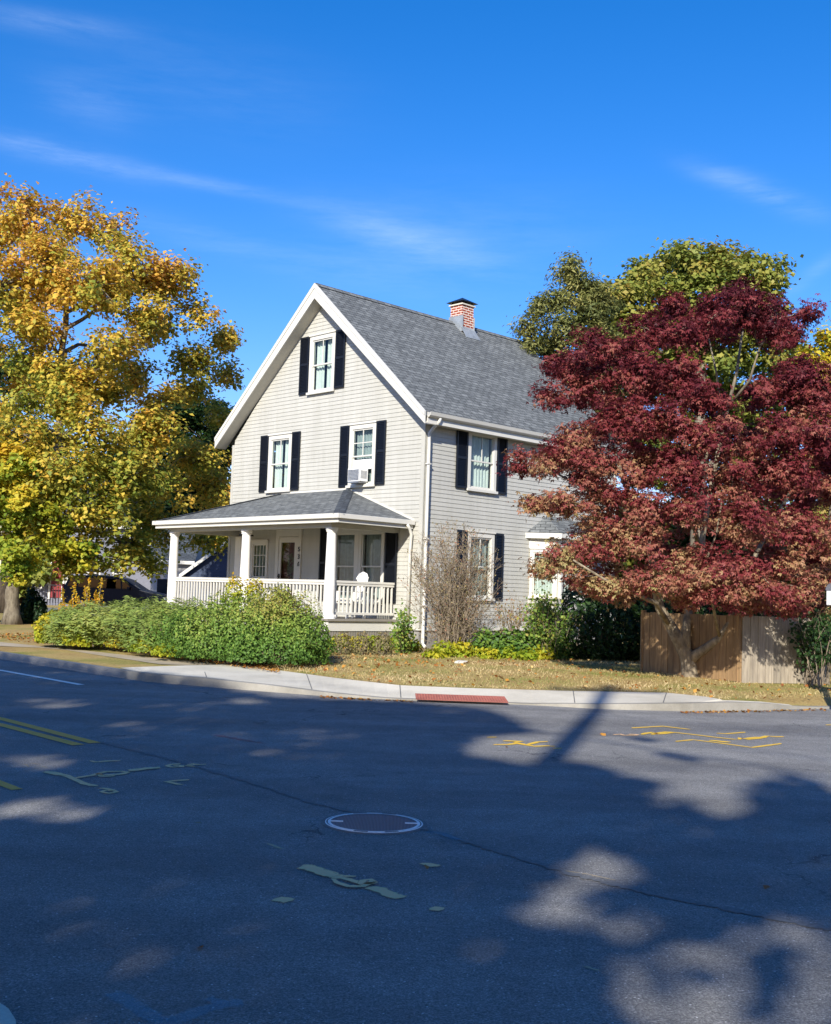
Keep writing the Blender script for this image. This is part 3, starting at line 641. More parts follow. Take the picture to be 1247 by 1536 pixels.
def window(T, a0, a1, z0, z1, parent, cas=.11, style='21', cur='curtain', depth=.02, name='window', mull=None):
    """casing + sashes + panes + curtain; a0..z1 = outer casing"""
    f_ = MB(T); oo = .045
    f_.box(a0, a0 + cas, -.08, oo, z0, z1); f_.box(a1 - cas, a1, -.08, oo, z0, z1)
    f_.box(a0 + cas, a1 - cas, -.08, oo + .002, z1 - cas * 1.25, z1); f_.box(a0 + cas, a1 - cas, -.08, oo, z0, z0 + cas * .75)
    f_.box(a0 - .03, a1 + .03, oo + .001, oo + .05, z0 - .02, z0 + .045); f_.box(a0 - .02, a1 + .02, oo + .003, oo + .03, z1 - .02, z1 + .025)
    win = f_.build(name, 'white_trim', parent, bevel=.004)
    i0, i1, j0, j1 = a0 + cas, a1 - cas, z0 + cas * .75, z1 - cas * 1.25; zm = (j0 + j1) / 2; s = .035
    def sash(z_0, z_1, o_, cols, rws):
        m_ = MB(T); m_.box(i0, i0 + s, o_ - .03, o_, z_0, z_1); m_.box(i1 - s, i1, o_ - .03, o_, z_0, z_1)
        m_.box(i0 + s, i1 - s, o_ - .03, o_, z_0, z_0 + s); m_.box(i0 + s, i1 - s, o_ - .03, o_, z_1 - s, z_1)
        for c in range(1, cols): x = i0 + (i1 - i0) * c / cols; m_.box(x - .011, x + .011, o_ - .024, o_ - .004, z_0 + s, z_1 - s)
        for r in range(1, rws): x = z_0 + (z_1 - z_0) * r / rws; m_.box(i0 + s, i1 - s, o_ - .022, o_ - .006, x - .011, x + .011)
        sh_ = m_.build('sash', 'white_trim', win)
        MB(T).quad((i0 + s, o_ - .015, z_0 + s), (i1 - s, o_ - .015, z_0 + s), (i1 - s, o_ - .015, z_1 - s), (i0 + s, o_ - .015, z_1 - s)).build('pane', 'window_glass', win, recalc=False)
    if style == 'grid': sash(j0, j1, .02, 4, 3)
    else:
        c = int(style[0]); r_ = int(style[1])
        sash(zm - .015, j1, .02, c, r_); sash(j0, zm + .02, -.012, 1, 1)
    # curtain with folds
    cm_ = MB(T); k = 28; w_ = (i1 - i0)
    for q in range(k):
        x0 = i0 + w_ * q / k; x1 = i0 + w_ * (q + 1) / k; d0 = -.13 + .022 * math.sin(q * 1.7); d1 = -.13 + .022 * math.sin((q + 1) * 1.7)
        if cur == 'half' and abs(q - k / 2) < 3: continue
        cm_.quad((x0, d0, j0), (x1, d1, j0), (x1, d1, j1), (x0, d0, j1))
    cm_.build('curtain', 'curtain' if cur in ('curtain', 'half') else 'curtain_grey', win, recalc=False)
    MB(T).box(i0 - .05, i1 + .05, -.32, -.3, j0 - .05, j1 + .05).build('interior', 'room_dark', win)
    return win
def shutter(T, a0, a1, z0, z1, parent):
    m_ = MB(T); s = .05; o0, o1 = .02, .055; zm = z0 + (z1 - z0) * .52
    m_.box(a0, a0 + s, o0, o1, z0, z1); m_.box(a1 - s, a1, o0, o1, z0, z1)
    for q in (z0, zm - .03, z1 - s): m_.box(a0 + s, a1 - s, o0, o1, q, q + (.06 if q == zm - .03 else s))
    for (q0, q1) in ((z0 + s, zm - .03), (zm + .03, z1 - s)):
        n_ = int((q1 - q0) / .04)
        for i in range(n_):
            z_ = q0 + (q1 - q0) * i / n_
            m_.quad((a0 + s, o1 - .006, z_), (a1 - s, o1 - .006, z_), (a1 - s, o0 + .008, z_ + .045), (a0 + s, o0 + .008, z_ + .045))
    m_.box(a0 + s, a1 - s, o0, o0 + .004, z0 + s, z1 - s)
    return m_.build('shutter', 'shutter_paint', parent)
# openings (a0,a1,z0,z1) = casing outer, shrunk for the hole
WF = dict(gable=(3.42, 4.47, 6.55, 8.14), left=(5.09, 6.11, 3.97, 5.57), right=(1.71, 2.71, 3.96, 5.58))
dbl = (1.26, 3.2, 1.02, 2.9); door = (4.5, 5.6, .66, 2.93); small = (5.96, 6.72, 1.55, 2.64)
SWn = dict(up=(1.5, 2.58, 3.92, 5.48), low=(1.58, 2.58, 1.2, 2.9))
hole = lambda r: (r[0] + .02, r[1] - .02, r[2] + .02, r[3] - .02)
siding('front_wall', fr, .09, W - .09, ZS, 9.15, [hole(r) for r in (*WF.values(), dbl, door, small)], gab)
siding('side_wall', sd, .09, L - .09, ZS, 5.4, [hole(r) for r in SWn.values()] + [(4.1, 6.35, 1.05, 3.0)])
siding('rear_wall', bk, .05, W - .05, ZS, 9.15, [], gab)
siding('far_side_wall', ot, .05, L - .05, ZS, 5.4)
for T, a0, a1 in ((fr, 0, .1), (fr, W - .1, W), (sd, 0, .1), (sd, L - .1, L), (bk, 0, .1), (bk, W - .1, W)):
    e = 1 if T is fr else 0
    MB(T).box(a0 - (.0 if a0 else .024 * e), a1, -.02, .024, ZS - .02, 5.42).build('corner_board', 'siding', house)
MB().box(.03, L - .03, .03, W - .03, -.4, ZS - .25).build('foundation', 'rock', house)
for T, n_ in ((fr, W), (sd, L)): MB(T).box(.0, n_, -.03, .02, ZS - .07, ZS + .01).build('skirt_board', 'white_trim', house)
pw = {}
pw['gable'] = window(fr, *WF['gable'], house, style='21', cur='half'); pw['left'] = window(fr, *WF['left'], house, style='21', cur='half')
pw['right'] = window(fr, *WF['right'], house, style='22', cur='grey')
window(sd, *SWn['up'], house, style='21'); window(sd, *SWn['low'], house, style='21', cur='grey')
for T, a0, a1, z0, z1 in ((fr, 4.49, 4.87, 6.57, 8.14), (fr, 3.02, 3.40, 6.6, 8.14), (fr, 6.13, 6.48, 3.99, 5.58), (fr, 4.73, 5.07, 3.99, 5.58), (fr, 2.73, 3.07, 3.97, 5.57), (fr, 1.35, 1.69, 3.98, 5.59),
                          (sd, 1.08, 1.48, 3.94, 5.4), (sd, 2.6, 2.98, 3.92, 5.4), (fr, 3.3, 3.72, 1.05, 2.93), (fr, .8, 1.22, 1.05, 2.86), (sd, 2.6, 2.93, 1.22, 2.9), (sd, 1.2, 1.56, 1.22, 2.9)):
    shutter(T, a0, a1, z0, z1, house)
# double window under the porch
f_ = MB(fr)
window(fr, 1.26, 2.2, 1.02, 2.9, house, style='11', cur='grey', cas=.1); window(fr, 2.26, 3.2, 1.02, 2.9, house, style='11', cur='grey', cas=.1)
f_.box(2.2, 2.26, -.05, .05, 1.02, 2.9).build('mullion', 'white_trim', house)
window(fr, *small, house, style='grid', cur='grey', cas=.08)
# entrance door
f_ = MB(fr); a0, a1, z0, z1 = door
f_.box(a0, a0 + .13, -.06, .05, z0, z1); f_.box(a1 - .13, a1, -.06, .05, z0, z1); f_.box(a0 + .13, a1 - .13, -.06, .052, z1 - .2, z1)
dr = f_.build('entrance_door', 'white_trim', house, bevel=.005)
f_ = MB(fr); b0, b1 = a0 + .14, a1 - .14
f_.box(b0, b0 + .14, 0, .035, z0 + .02, z1 - .21); f_.box(b1 - .1, b1, 0, .035, z0 + .02, z1 - .21); f_.box(b0 + .14, b1 - .1, 0, .035, z1 - .36, z1 - .21); f_.box(b0 + .14, b1 - .1, 0, .035, z0 + .02, z0 + .24)
f_.build('storm_door', 'white_trim', dr)
MB(fr).quad((b0 + .14, .02, z0 + .24), (b1 - .1, .02, z0 + .24), (b1 - .1, .02, z1 - .36), (b0 + .14, .02, z1 - .36)).build('pane', 'door_glass', dr, recalc=False)
MB(fr).box(b0, b1, -.1, -.06, z0, z1 - .2).build('inner_door', 'door_maroon', dr)
mb = MB(fr)
for i in range(170):
    a = rng.uniform(0, 2 * PI); r = .13 + rng.normal() * .03; x, z = (b0 + b1) / 2 - .08 + r * math.cos(a), 2.0 + r * math.sin(a) * 1.5 - (0 if i % 3 else rng.uniform(0, .5))
    mb.quad((x, -.03, z), (x + .03, -.02, z + .01), (x + .03, -.03, z + .05), (x, -.04, z + .04))
mb.build('wreath', 'wreath', dr, recalc=False)
f_ = MB(fr); f_.box(b1 - .075, b1 - .035, .035, .06, 1.52, 1.72); f_.tube([(b1 - .055, .06, 1.66), (b1 - .055, .1, 1.66), (b1 - .14, .1, 1.66)], .012, 6)
f_.build('handle', 'dark_metal', dr)
MB(fr).box(b0 - .09, b0 - .05, .05, .065, 1.46, 1.52).build('doorbell', 'dark_metal', house)
# house number beside the door
def text_mesh(txt, size, mat, name, parent, loc, M3, ext=.006):
    cu = bpy.data.curves.new('t', 'FONT'); cu.body = txt; cu.size = size; cu.extrude = ext; cu.align_x = 'CENTER'; cu.offset = .004
    to = bpy.data.objects.new('t', cu); me = bpy.data.meshes.new_from_object(to); me.name = name
    me.materials.clear(); me.materials.append(MATS[mat]); o = bpy.data.objects.new(name, me); bpy.data.objects.remove(to)
    col.objects.link(o); o.parent = parent; mm = M3.to_4x4(); mm.translation = Vector(loc); o.matrix_local = mm; return o
Mfront = Matrix(((0, 0, -1), (-1, 0, 0), (0, 1, 0)))      # text x -> -Y local, y -> Z, normal -> -X
for i, ch in enumerate('536'): text_mesh(ch, .17, 'dark_metal', 'house_number', house, (-.06, a0 + .065, 2.33 - .25 - i * .2), Mfront)
# main roof
OH = .34; FO = .36
zr = 9.42; T_ = .13; sl_ = (zr - (5.62)) / (W / 2 + OH)
prof = [(-OH, 5.62), (W / 2, zr), (W + OH, 5.62), (W + OH, 5.62 - T_ * 1.2), (W / 2, zr - T_ * 1.45), (-OH, 5.62 - T_ * 1.2)]
for sgn in (0, 1):
    pr_ = [(-OH, 5.62), (W / 2, zr), (W / 2, zr - T_ * 1.4), (-OH, 5.62 - T_)] if sgn == 0 else [(W / 2, zr), (W + OH, 5.62), (W + OH, 5.62 - T_), (W / 2, zr - T_ * 1.4)]
    MB().prism([(-FO, y, z - .25) for y, z in pr_], (L + FO + .45, 0, 0)).build('roof', 'roof_shingle', house, label='grey shingled roof slope facing the %s' % ('side wall' if sgn == 0 else 'far side'))
MB().prism([(-FO - .01, W / 2 - .12, zr - .25 - .08), (-FO - .01, W / 2, zr - .25 + .035), (-FO - .01, W / 2 + .12, zr - .25 - .08)], (L + FO + .47, 0, 0)).build('ridge_cap', 'roof_shingle', house)
# rake boards (front), soffit
def rake(xf, nm='rake_board'):
    for s in (0, 1):
        ye = -OH - .02 if s == 0 else W + OH + .02; ym = W / 2
        zt = lambda y: zr - abs(y - W / 2) * sl_ + .012
        A = [(xf, ye, zt(ye) - .25), (xf, ym, zt(ym) - .25), (xf, ym, zt(ym) - .25 - .4), (xf, ye, zt(ye) - .25 - .3)]
        MB().prism(A, (-.035, 0, 0)).build(nm, 'white_trim', house)
        A2 = [(xf - .036, ye, zt(ye) - .25 + .006), (xf - .036, ym, zt(ym) - .25 + .006), (xf - .036, ym, zt(ym) - .25 - .13), (xf - .036, ye, zt(ye) - .25 - .1)]
        MB().prism(A2, (-.02, 0, 0)).build('rake_trim', 'white_trim', house)
        # soffit under the front overhang
        c_ = .36
        B_ = [(-.001, ye, zt(ye) - .25 - c_ + .07), (-.001, ym, zt(ym) - .25 - c_ - .03), (xf, ym, zt(ym) - .25 - c_ - .03), (xf, ye, zt(ye) - .25 - c_ + .07)]
        MB().prism(B_, (0, 0, .02)).build('rake_soffit', 'soffit', house)
rake(-FO)
# eave box + gutter on the side wall, downspout
MB(sd).box(-.02, L + .4, 0.025, OH - .02, 5.36, 5.39).build('soffit', 'soffit', house)
MB(sd).box(-.28, L + .42, OH - .02, OH + .004, 5.34, 5.56).build('fascia', 'white_trim', house)
gp_ = [(OH + .005, 5.6), (OH + .005, 5.49), (OH + .05, 5.48), (OH + .1, 5.52), (OH + .125, 5.6), (OH + .11, 5.6), (OH + .09, 5.535), (OH + .05, 5.5), (OH + .02, 5.51), (OH + .02, 5.6)]
MB(sd).prism([(-.29, a, z) for a, z in gp_], (L + .72, 0, 0)).build('gutter', 'white_trim', house)
mb = MB(sd); mb.tube([(.1, OH + .05, 5.5), (.1, OH + .03, 5.42), (.08, .2, 5.28), (.06, .085, 5.15), (.06, .085, 4.9), (.06, .085, .2), (.02, .13, .1), (-.02, .26, .05)], .042, 10)
mb.build('downspout', 'white_trim', house, smooth=True)
for z in (4.4, 2.6, 1.0): MB(sd).box(.0, .12, .04, .132, z, z + .03).build('downspout_strap', 'white_trim', house)
# chimney
ch_ = MB().box(4.93, 5.43, 3.55, 4.03, 8.6, 9.93 - .25 - .02).build('chimney', 'chimney_brick', house)
MB().box(4.89, 5.47, 3.51, 4.07, 9.66, 9.7).build('chimney_crown', 'concrete', ch_)
for x in (4.95, 5.38):
    for y in (3.58, 3.97): MB().box(x, x + .03, y, y + .03, 9.7, 9.76).build('cap_post', 'dark_metal', ch_)
c_ = (5.18, 3.79); mb = MB(); mb.add([(4.83, 3.45, 9.76), (5.53, 3.45, 9.76), (5.53, 4.13, 9.76), (4.83, 4.13, 9.76), (5.18, 3.79, 9.95)], [(0, 3, 2, 1), (0, 1, 4), (1, 2, 4), (2, 3, 4), (3, 0, 4)])
mb.build('cap', 'dark_metal', ch_)
zt = lambda y: zr - abs(y - W / 2) * sl_ - .25
mb = MB(); mb.box(4.915, 4.928, 3.5, 4.08, 8.85, 9.34); mb.box(5.432, 5.445, 3.5, 4.08, 8.85, 9.34)
mb.prism([(4.9, 3.55, zt(3.55) + .16), (5.46, 3.55, zt(3.55) + .16), (5.5, 3.3, zt(3.3) + .015), (4.86, 3.3, zt(3.3) + .015)], (0, -.004, .012))
mb.build('flashing', 'lead_flashing', ch_)
# ---------------------------------------------------------------- porch (parts of the house)
D = 2.42; uR = .26; uL = 7.9; ze = 3.04; zt_ = 3.9
def porch_box(nm, x0, x1, y0, y1, z0, z1, mat, bev=0.): return MB().box(x0, x1, y0, y1, z0 - .25, z1 - .25).build(nm, mat, house, bevel=bev)
zz = lambda z: z - .25
top0, top1 = uR + D, uL - 2.42
rf = MB(); rf.add([(-D, uR, zz(ze)), (-D, uL, zz(ze)), (-.03, uL, zz(ze)), (-.03, uR, zz(ze)), (-.03, top0, zz(zt_)), (-.03, top1, zz(zt_)), (-D, uR, zz(ze - .04)), (-D, uL, zz(ze - .04)), (-.03, uL, zz(ze - .04)), (-.03, uR, zz(ze - .04))],
        [(0, 1, 5, 4), (0, 4, 3), (1, 2, 5), (6, 9, 8, 7), (0, 6, 7, 1), (3, 9, 6, 0), (1, 7, 8, 2), (2, 8, 9, 3, 4, 5)])
pr = rf.build('porch_roof', 'roof_shingle', house)
mb = MB()
for (ya, yb_) in ((uR, top0), (uL, top1)):
    a = np.array([-D, ya, zz(ze)]); b = np.array([-.03, yb_, zz(zt_)]); d = unit(b - a); s_ = np.array([d[1], -d[0], 0]) / math.hypot(d[0], d[1])
    for sg in (1, -1):
        mb.quad(a + [0, 0, .022], b + [0, 0, .022], b + s_ * .13 * sg + [0, 0, -.008], a + s_ * .13 * sg + [0, 0, -.008])
    mb.build('hip_cap', 'dark_shingle', pr, recalc=False); mb = MB()

mb = MB(fr); mb.box(top0, top1, .0, .03, zt_ - .02, zt_ + .05)
for (ya, yb_) in ((uR, top0), (uL, top1)):
    mb.prism([(ya, .0, ze + .0), (yb_, .0, zt_), (yb_, .0, zt_ + .05), (ya, .0, ze + .05)], (0, .03, 0))
mb.build('roof_flashing', 'white_trim', pr)
porch_box('porch_ceiling', -D + .06, -.03, uR + .06, uL - .06, ze - .1, ze - .07, 'soffit')
f_ = MB()   # crown gutter around the eave
for x0, x1, y0, y1 in ((-D - .07, -D, uR - .07, uL + .07), (-D + .001, -.05, uR - .07, uR), (-D + .001, -.05, uL, uL + .07)):
    f_.box(x0, x1, y0, y1, zz(ze - .1), zz(ze + .01)); 
f_.build('porch_gutter', 'white_trim', house, bevel=.008)
f_ = MB()
for x0, x1, y0, y1 in ((-D + .001, -D + .05, uR + .001, uL - .001), (-D + .051, -.05, uR + .001, uR + .05), (-D + .051, -.05, uL - .05, uL - .001)):
    f_.box(x0, x1, y0, y1, zz(ze - .19), zz(ze - .05))
f_.build('porch_fascia', 'white_trim', house)
dc = 2.08; ur, ul = .87, 7.45; bz0, bz1 = 2.76, 2.97
f_ = MB(); f_.box(-dc - .09, -dc + .09, ur - .09, ul + .09, zz(bz0), zz(bz1)); f_.box(-dc + .092, -.02, ur - .09, ur + .09, zz(bz0), zz(bz1)); f_.box(-dc + .092, -.02, ul - .09, ul + .09, zz(bz0), zz(bz1))
f_.build('porch_beam', 'siding', house)
DK = .66
for y in (ur, 4.17, ul):
    f_ = MB(); r0 = .125
    f_.lathe([(r0 * 1.28, zz(DK)), (r0 * 1.28, zz(DK + .05)), (r0 * 1.1, zz(DK + .08)), (r0, zz(DK + .12)), (r0 * 1.02, zz(1.4)), (r0 * .86, zz(2.6)), (r0 * .86, zz(2.64)), (r0 * 1.02, zz(2.66)), (r0 * 1.02, zz(2.69)), (r0 * 1.15, zz(2.71)), (r0 * 1.15, zz(bz0))], (-dc, y), 24)
    f_.build('porch_column', 'column_paint', house, smooth=False)
porch_box('porch_pilaster', -.12, .0, 7.1, 7.38, DK, bz0, 'column_paint', .01)
porch_box('porch_deck', -dc - .2, -.02, ur - .22, ul + .22, DK - .05, DK, 'deck_paint')
f_ = MB(); x0 = -dc - .15; f_.box(x0, x0 + .04, ur - .17, ul + .17, zz(.38), zz(DK - .052)); f_.box(x0 + .041, -.03, ur - .17, ur - .13, zz(.38), zz(DK - .052)); f_.box(x0 + .041, -.03, ul + .13, ul + .17, zz(.38), zz(DK - .052))
f_.build('deck_fascia', 'white_trim', house)
f_ = MB()
y = ur - .12
while y < ul + .1: f_.box(x0 + .02, x0 + .035, y, y + .055, zz(-.05), zz(.378)); y += .075
x = x0 + .06
while x < -.06: f_.box(x, x + .055, ur - .15, ur - .135, zz(-.05), zz(.378)); x += .075
f_.build('porch_skirt', 'deck_paint', house)
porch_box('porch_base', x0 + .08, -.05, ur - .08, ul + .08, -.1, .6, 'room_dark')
# railing
def railing(p0, p1):
    p0, p1 = np.array(p0), np.array(p1); d = unit(p1 - p0); n_ = np.array([-d[1], d[0]]); L_ = np.linalg.norm(p1 - p0)
    T = lambda a, o_, z: (p0[0] + d[0] * a + n_[0] * o_, p0[1] + d[1] * a + n_[1] * o_, z - .25)
    r = MB(T); r.box(0, L_, -.045, .045, 1.49, 1.545); r.box(0, L_, -.03, .03, 1.43, 1.488); r.box(0, L_, -.03, .03, DK + .09, DK + .15)
    rl = r.build('railing', 'white_trim', house, bevel=.005)
    k = int(L_ / .125); b = MB(); b.box(-.018, .018, -.018, .018, DK + .15 - .25, 1.43 - .25); first = None
    for i in range(k):
        q = p0 + d * (i + .5) * L_ / k
        if first is None: first = b.build('baluster', 'white_trim', rl); o = first
        else: o = first.copy(); col.objects.link(o); o.parent = rl
        o.location = (q[0], q[1], 0); o.rotation_euler = (0, 0, math.atan2(d[1], d[0]))
railing((-dc, ur + .11), (-dc, 4.17 - .11)); railing((-dc, 4.17 + .11), (-dc, ul - .11)); railing((-dc + .11, ur), (-.04, ur))
mb = MB(fr); mb.tube([(4.7, 1.7, 2.76), (4.7, 1.7, 2.68)], .02, 6); mb.box(4.66, 4.74, 1.5, 1.9, 2.64, 2.68); mb.build('porch_light', 'dark_metal', house)
# porch gutter elbow and downspout at the right end
mb = MB(); mb.tube([(-.3, uR - .04, zz(2.95)), (-.2, uR - .03, zz(2.86)), (-.12, uR - .02, zz(2.72)), (-.11, uR + .02, zz(2.3)), (-.11, uR + .02, zz(.6))], .038, 8); mb.build('porch_downspout', 'white_trim', house, smooth=True)
# ---------------------------------------------------------------- bay window on the side wall
b0, b1, bp_ = 4.0, 6.45, .62; c = .5
fp = [(b0, 0), (b0 + c, bp_), (b1 - c, bp_), (b1, 0)]
bay = MB(sd).prism([(a, o_, .95) for a, o_ in fp], (0, 0, .35)).build('bay_window', 'siding', house)
MB(sd).prism([(a, o_, 2.6) for a, o_ in fp], (0, 0, .3)).build('bay_frieze', 'white_trim', bay)
for i in range(3):
    p, q = np.array(fp[i]), np.array(fp[i + 1]); d = unit(q - p); ln = np.linalg.norm(q - p); n_ = np.array([-d[1], d[0]])
    T = lambda a, o_, z, p=p, d=d, n_=n_: sd(p[0] + d[0] * a + n_[0] * o_, p[1] + d[1] * a + n_[1] * o_, z)
    if i == 1:
        window(T, .04, ln / 2 - .01, 1.3, 2.6, bay, style='11', cur='curtain', cas=.08); window(T, ln / 2 + .01, ln - .04, 1.3, 2.6, bay, style='11', cur='curtain', cas=.08)
    else: window(T, .04, ln - .04, 1.3, 2.6, bay, style='11', cur='curtain', cas=.08)
e = .16; fo = [(b0 - e, 0), (b0 + c - .12, bp_ + e), (b1 - c + .12, bp_ + e), (b1 + e, 0)]
MB(sd).prism([(a, o_, 2.86) for a, o_ in fo], (0, 0, .14)).build('bay_cornice', 'white_trim', bay)
tb = [(b0 + .7, 0, 3.5), (b1 - .7, 0, 3.5)]
lo = [(a + (.02 if a < 5 else -.02), max(0, o_ - .02), 3.0) for a, o_ in fo]
mb = MB(sd); mb.add(lo + tb, [(0, 1, 4), (1, 2, 5, 4), (2, 3, 5), (0, 4, 5, 3), (3, 2, 1, 0)]); mb.build('bay_roof', 'roof_shingle', bay)
# window air conditioner (rests in the upper right window)
ac = empty('air_conditioner', HW(0, 2.2, 4.32), YW, label='boxy window air conditioner in the upper right front window', cat='air conditioner')
am = MB(); am.box(-.31, -.03, -.24, .22, .0, .33); am.build('case', 'plastic_white', ac, bevel=.01)
am = MB()
for i in range(8): am.box(-.326, -.311, -.21, .19, .03 + i * .035, .05 + i * .035)
am.build('rear_grille', 'grey_metal', ac)
am = MB()
for i in range(6): am.box(-.28 + i * .035, -.265 + i * .035, -.248, -.241, .07, .27)
am.build('side_louvres', 'grey_metal', ac)
MB().box(-.025, .0, -.33, .33, .33, .58).build('filler_panel', 'plastic_white', ac)
MB().box(-.33, -.03, -.2, .18, -.04, -.002).build('bracket', 'grey_metal', ac)
# white porch chair with rounded back
chp = HW(-1.05, 1.3, DK + .25)
pc_ = empty('porch_chair', chp, YW - .2, label='white rounded-back garden chair on the porch deck', cat='chair')
m_ = MB(); m_.box(-.26, .24, -.26, .26, .4, .44); m_.build('seat', 'plastic_white', pc_, bevel=.01)
for i in range(5):
    y = -.2 + i * .1; h = .98 + .1 * math.cos((i - 2) * .7)
    m_ = MB(); m_.prism([(.2, y - .042, .42), (.2, y + .042, .42), (.33, y + .042, h), (.33, y - .042, h)], (.02, 0, 0)); m_.build('back_slat', 'plastic_white', pc_, bevel=.008)
m_ = MB(); m_.tube([(.31, -.25, .95), (.33, -.15, 1.06), (.335, 0, 1.1), (.33, .15, 1.06), (.31, .25, .95)], .03, 6); m_.build('back_rim', 'plastic_white', pc_)
for s in (-1, 1):
    m_ = MB(); m_.box(-.3, .28, s * .29 - .045, s * .29 + .045, .62, .645); m_.build('armrest', 'plastic_white', pc_)
    m_ = MB(); m_.box(-.26, -.2, s * .27 - .02, s * .27 + .02, 0, .62); m_.build('leg', 'plastic_white', pc_)
    m_ = MB(); m_.box(.2, .26, s * .27 - .02, s * .27 + .02, 0, .62); m_.build('leg', 'plastic_white', pc_)
# ================================================================ VEGETATION
def pxblobs(lst, Z, dz=None):
    out = []
    for b in lst:
        x, y, r = b[:3]; z_ = Z + (b[3] if len(b) > 3 else 0); p = AT(x, y, z_); out.append((p[0], p[1], p[2], r * z_ / F))
    return out
def thicken(bl, sc=1.15, dup=1, jx=.5, jy=1.2, js=.8):
    out = [(x, y, z, R * sc) for x, y, z, R in bl]
    for x, y, z, R in bl:
        for k in range(dup): out.append((x + rng.normal() * R * jx, y + abs(rng.normal()) * R * jy, z + rng.normal() * R * .4 - R * .1, R * js))
    return out
# --- big autumn tree on the left
big = pxblobs([(45, 322, 44), (128, 335, 42, 1.5), (-25, 350, 55, 1), (70, 395, 52, -1), (190, 392, 42), (262, 415, 38, 1), (140, 430, 50, -1.5), (0, 430, 60, -1), (300, 478, 32, 2), (225, 480, 46, 0),
               (338, 508, 20, 4), (40, 490, 42, -1.5), (285, 545, 38, 3), (345, 560, 20, 4.5), (-60, 520, 70, 1), (165, 520, 34, -2), (200, 560, 30, 2), (105, 600, 34, -2), (85, 560, 30, 2), (150, 545, 30, 2.5), (60, 575, 34, 3), (78, 556, 30, -1.4), (132, 572, 30, -1.2), (98, 608, 30, -1.8), (38, 538, 30, -1), (170, 590, 26, 0), (235, 600, 26, 1), (30, 600, 26, -2), (325, 620, 22, 5),
               (140, 650, 46, -2.2), (45, 655, 44, -2.5), (225, 650, 42, 0), (300, 690, 38, 4), (95, 715, 50, -2.8), (190, 715, 46, -1.5), (255, 730, 36, 1), (150, 775, 42, -2.2), (60, 770, 40, -2.8), (225, 785, 34, 1.5), (315, 735, 34, 5),
               (305, 808, 22, 4), (185, 815, 26, -.6), (120, 828, 26, -2), (215, 835, 20, 0), (160, 846, 16, -1.5), (70, 822, 22, -2.4), (100, 848, 13, -2)], 36)
base = AT(18, 934, 34); base[2] = .25
f0 = AT(20, 880, 34); f00 = AT(42, 835, 34.4); f1 = AT(76, 790, 35.2); f2 = AT(88, 660, 36); f3 = AT(95, 540, 36); f4 = AT(100, 440, 36)
def t_big(P, T, r):
    h = (P[:, 2] - 2) / 12; s = np.sin(P[:, 0] * 1.3 + P[:, 2]) * .06
    return np.clip(.12 + .42 * h + s + (T - .5) * .42 + (r - .5) * .45, 0, 1)
make_tree('autumn_tree', base, [f0, f00, f1, f2, f3, f4], thicken(big, 1.0, 1, .6, 1.2, .7), .22, 'leaf_autumn', 'bark_grey', (21, 92), .46, .15, t_big, flat=.85, every=1, twig=.018, inner=.3, wob=.16,
          label='tall autumn tree with orange and yellow leaves left of the house', cat='tree')
lowb = pxblobs([(15, 700, 42), (-40, 720, 50), (40, 760, 34, -.5), (-10, 790, 42), (25, 835, 26, -1), (25, 855, 18, -1.2), (85, 800, 26, 0), (-60, 800, 50), (120, 830, 18, .5)], 33)
base = AT(-85, 934, 32); base[2] = .25
make_tree('yellow_maple_tree', base, [AT(-80, 870, 32), AT(-60, 790, 32)], thicken(lowb, 1.2, 1), .2, 'leaf_yellow', 'bark_dark', (20, 95), .36, .15, lambda P, T, r: np.clip(.05 + (P[:, 2] - 2) * .1 + (T - .5) * .5 + (r - .5) * .3 + .15, 0, 1), flat=.6, every=2, inner=.25,
          label='lower yellow-green maple boughs reaching in from the left edge', cat='tree')
# dark conifers behind it
for i, (bx_, Z, lab, bl) in enumerate(((10, 46, 'dark conifer behind the autumn tree at the left edge', [(10, 560, 34), (-5, 620, 50), (20, 680, 50), (10, 740, 55), (-30, 700, 50)]),
                                     (400, 50, 'dark green pine between the autumn tree and the house', [(262, 600, 22), (290, 610, 30), (250, 640, 40), (300, 655, 42), (235, 690, 46), (290, 710, 50), (330, 640, 26), (255, 760, 50)]))):
    b = AT(bx_, 880, Z); b[2] = .25
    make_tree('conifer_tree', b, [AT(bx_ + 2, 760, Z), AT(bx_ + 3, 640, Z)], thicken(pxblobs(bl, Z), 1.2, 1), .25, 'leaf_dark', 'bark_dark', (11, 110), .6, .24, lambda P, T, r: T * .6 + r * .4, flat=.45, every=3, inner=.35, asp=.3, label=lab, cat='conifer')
# --- trees behind the red maple
back1 = pxblobs([(1045, 392, 42), (1105, 398, 38, 1), (1152, 410, 24, 1), (1000, 410, 38, 2), (1065, 440, 55), (960, 432, 42, 1), (925, 450, 40), (1120, 460, 50, 2), (1000, 480, 55), (930, 510, 46), (1080, 520, 55), (1150, 520, 46), (1000, 560, 60, 2), (1100, 600, 60, 2), (900, 580, 50, 3), (1180, 600, 50, 3), (1000, 680, 70, 2), (1150, 700, 60, 2)], 38)
b = AT(1045, 900, 38); b[2] = .25
make_tree('broadleaf_tree', b, [AT(1046, 760, 38), AT(1050, 620, 38), AT(1055, 500, 38)], thicken(back1, 1.12, 0), .3, 'leaf_backtree', 'bark_grey', (18, 90), .52, .19, lambda P, T, r: np.clip(.1 + (P[:, 2] - 4) * .045 + (T - .5) * .5 + (r - .5) * .35, 0, 1), flat=.6, every=2, inner=.3,
          label='green and gold broadleaf tree rising behind the red maple', cat='tree')
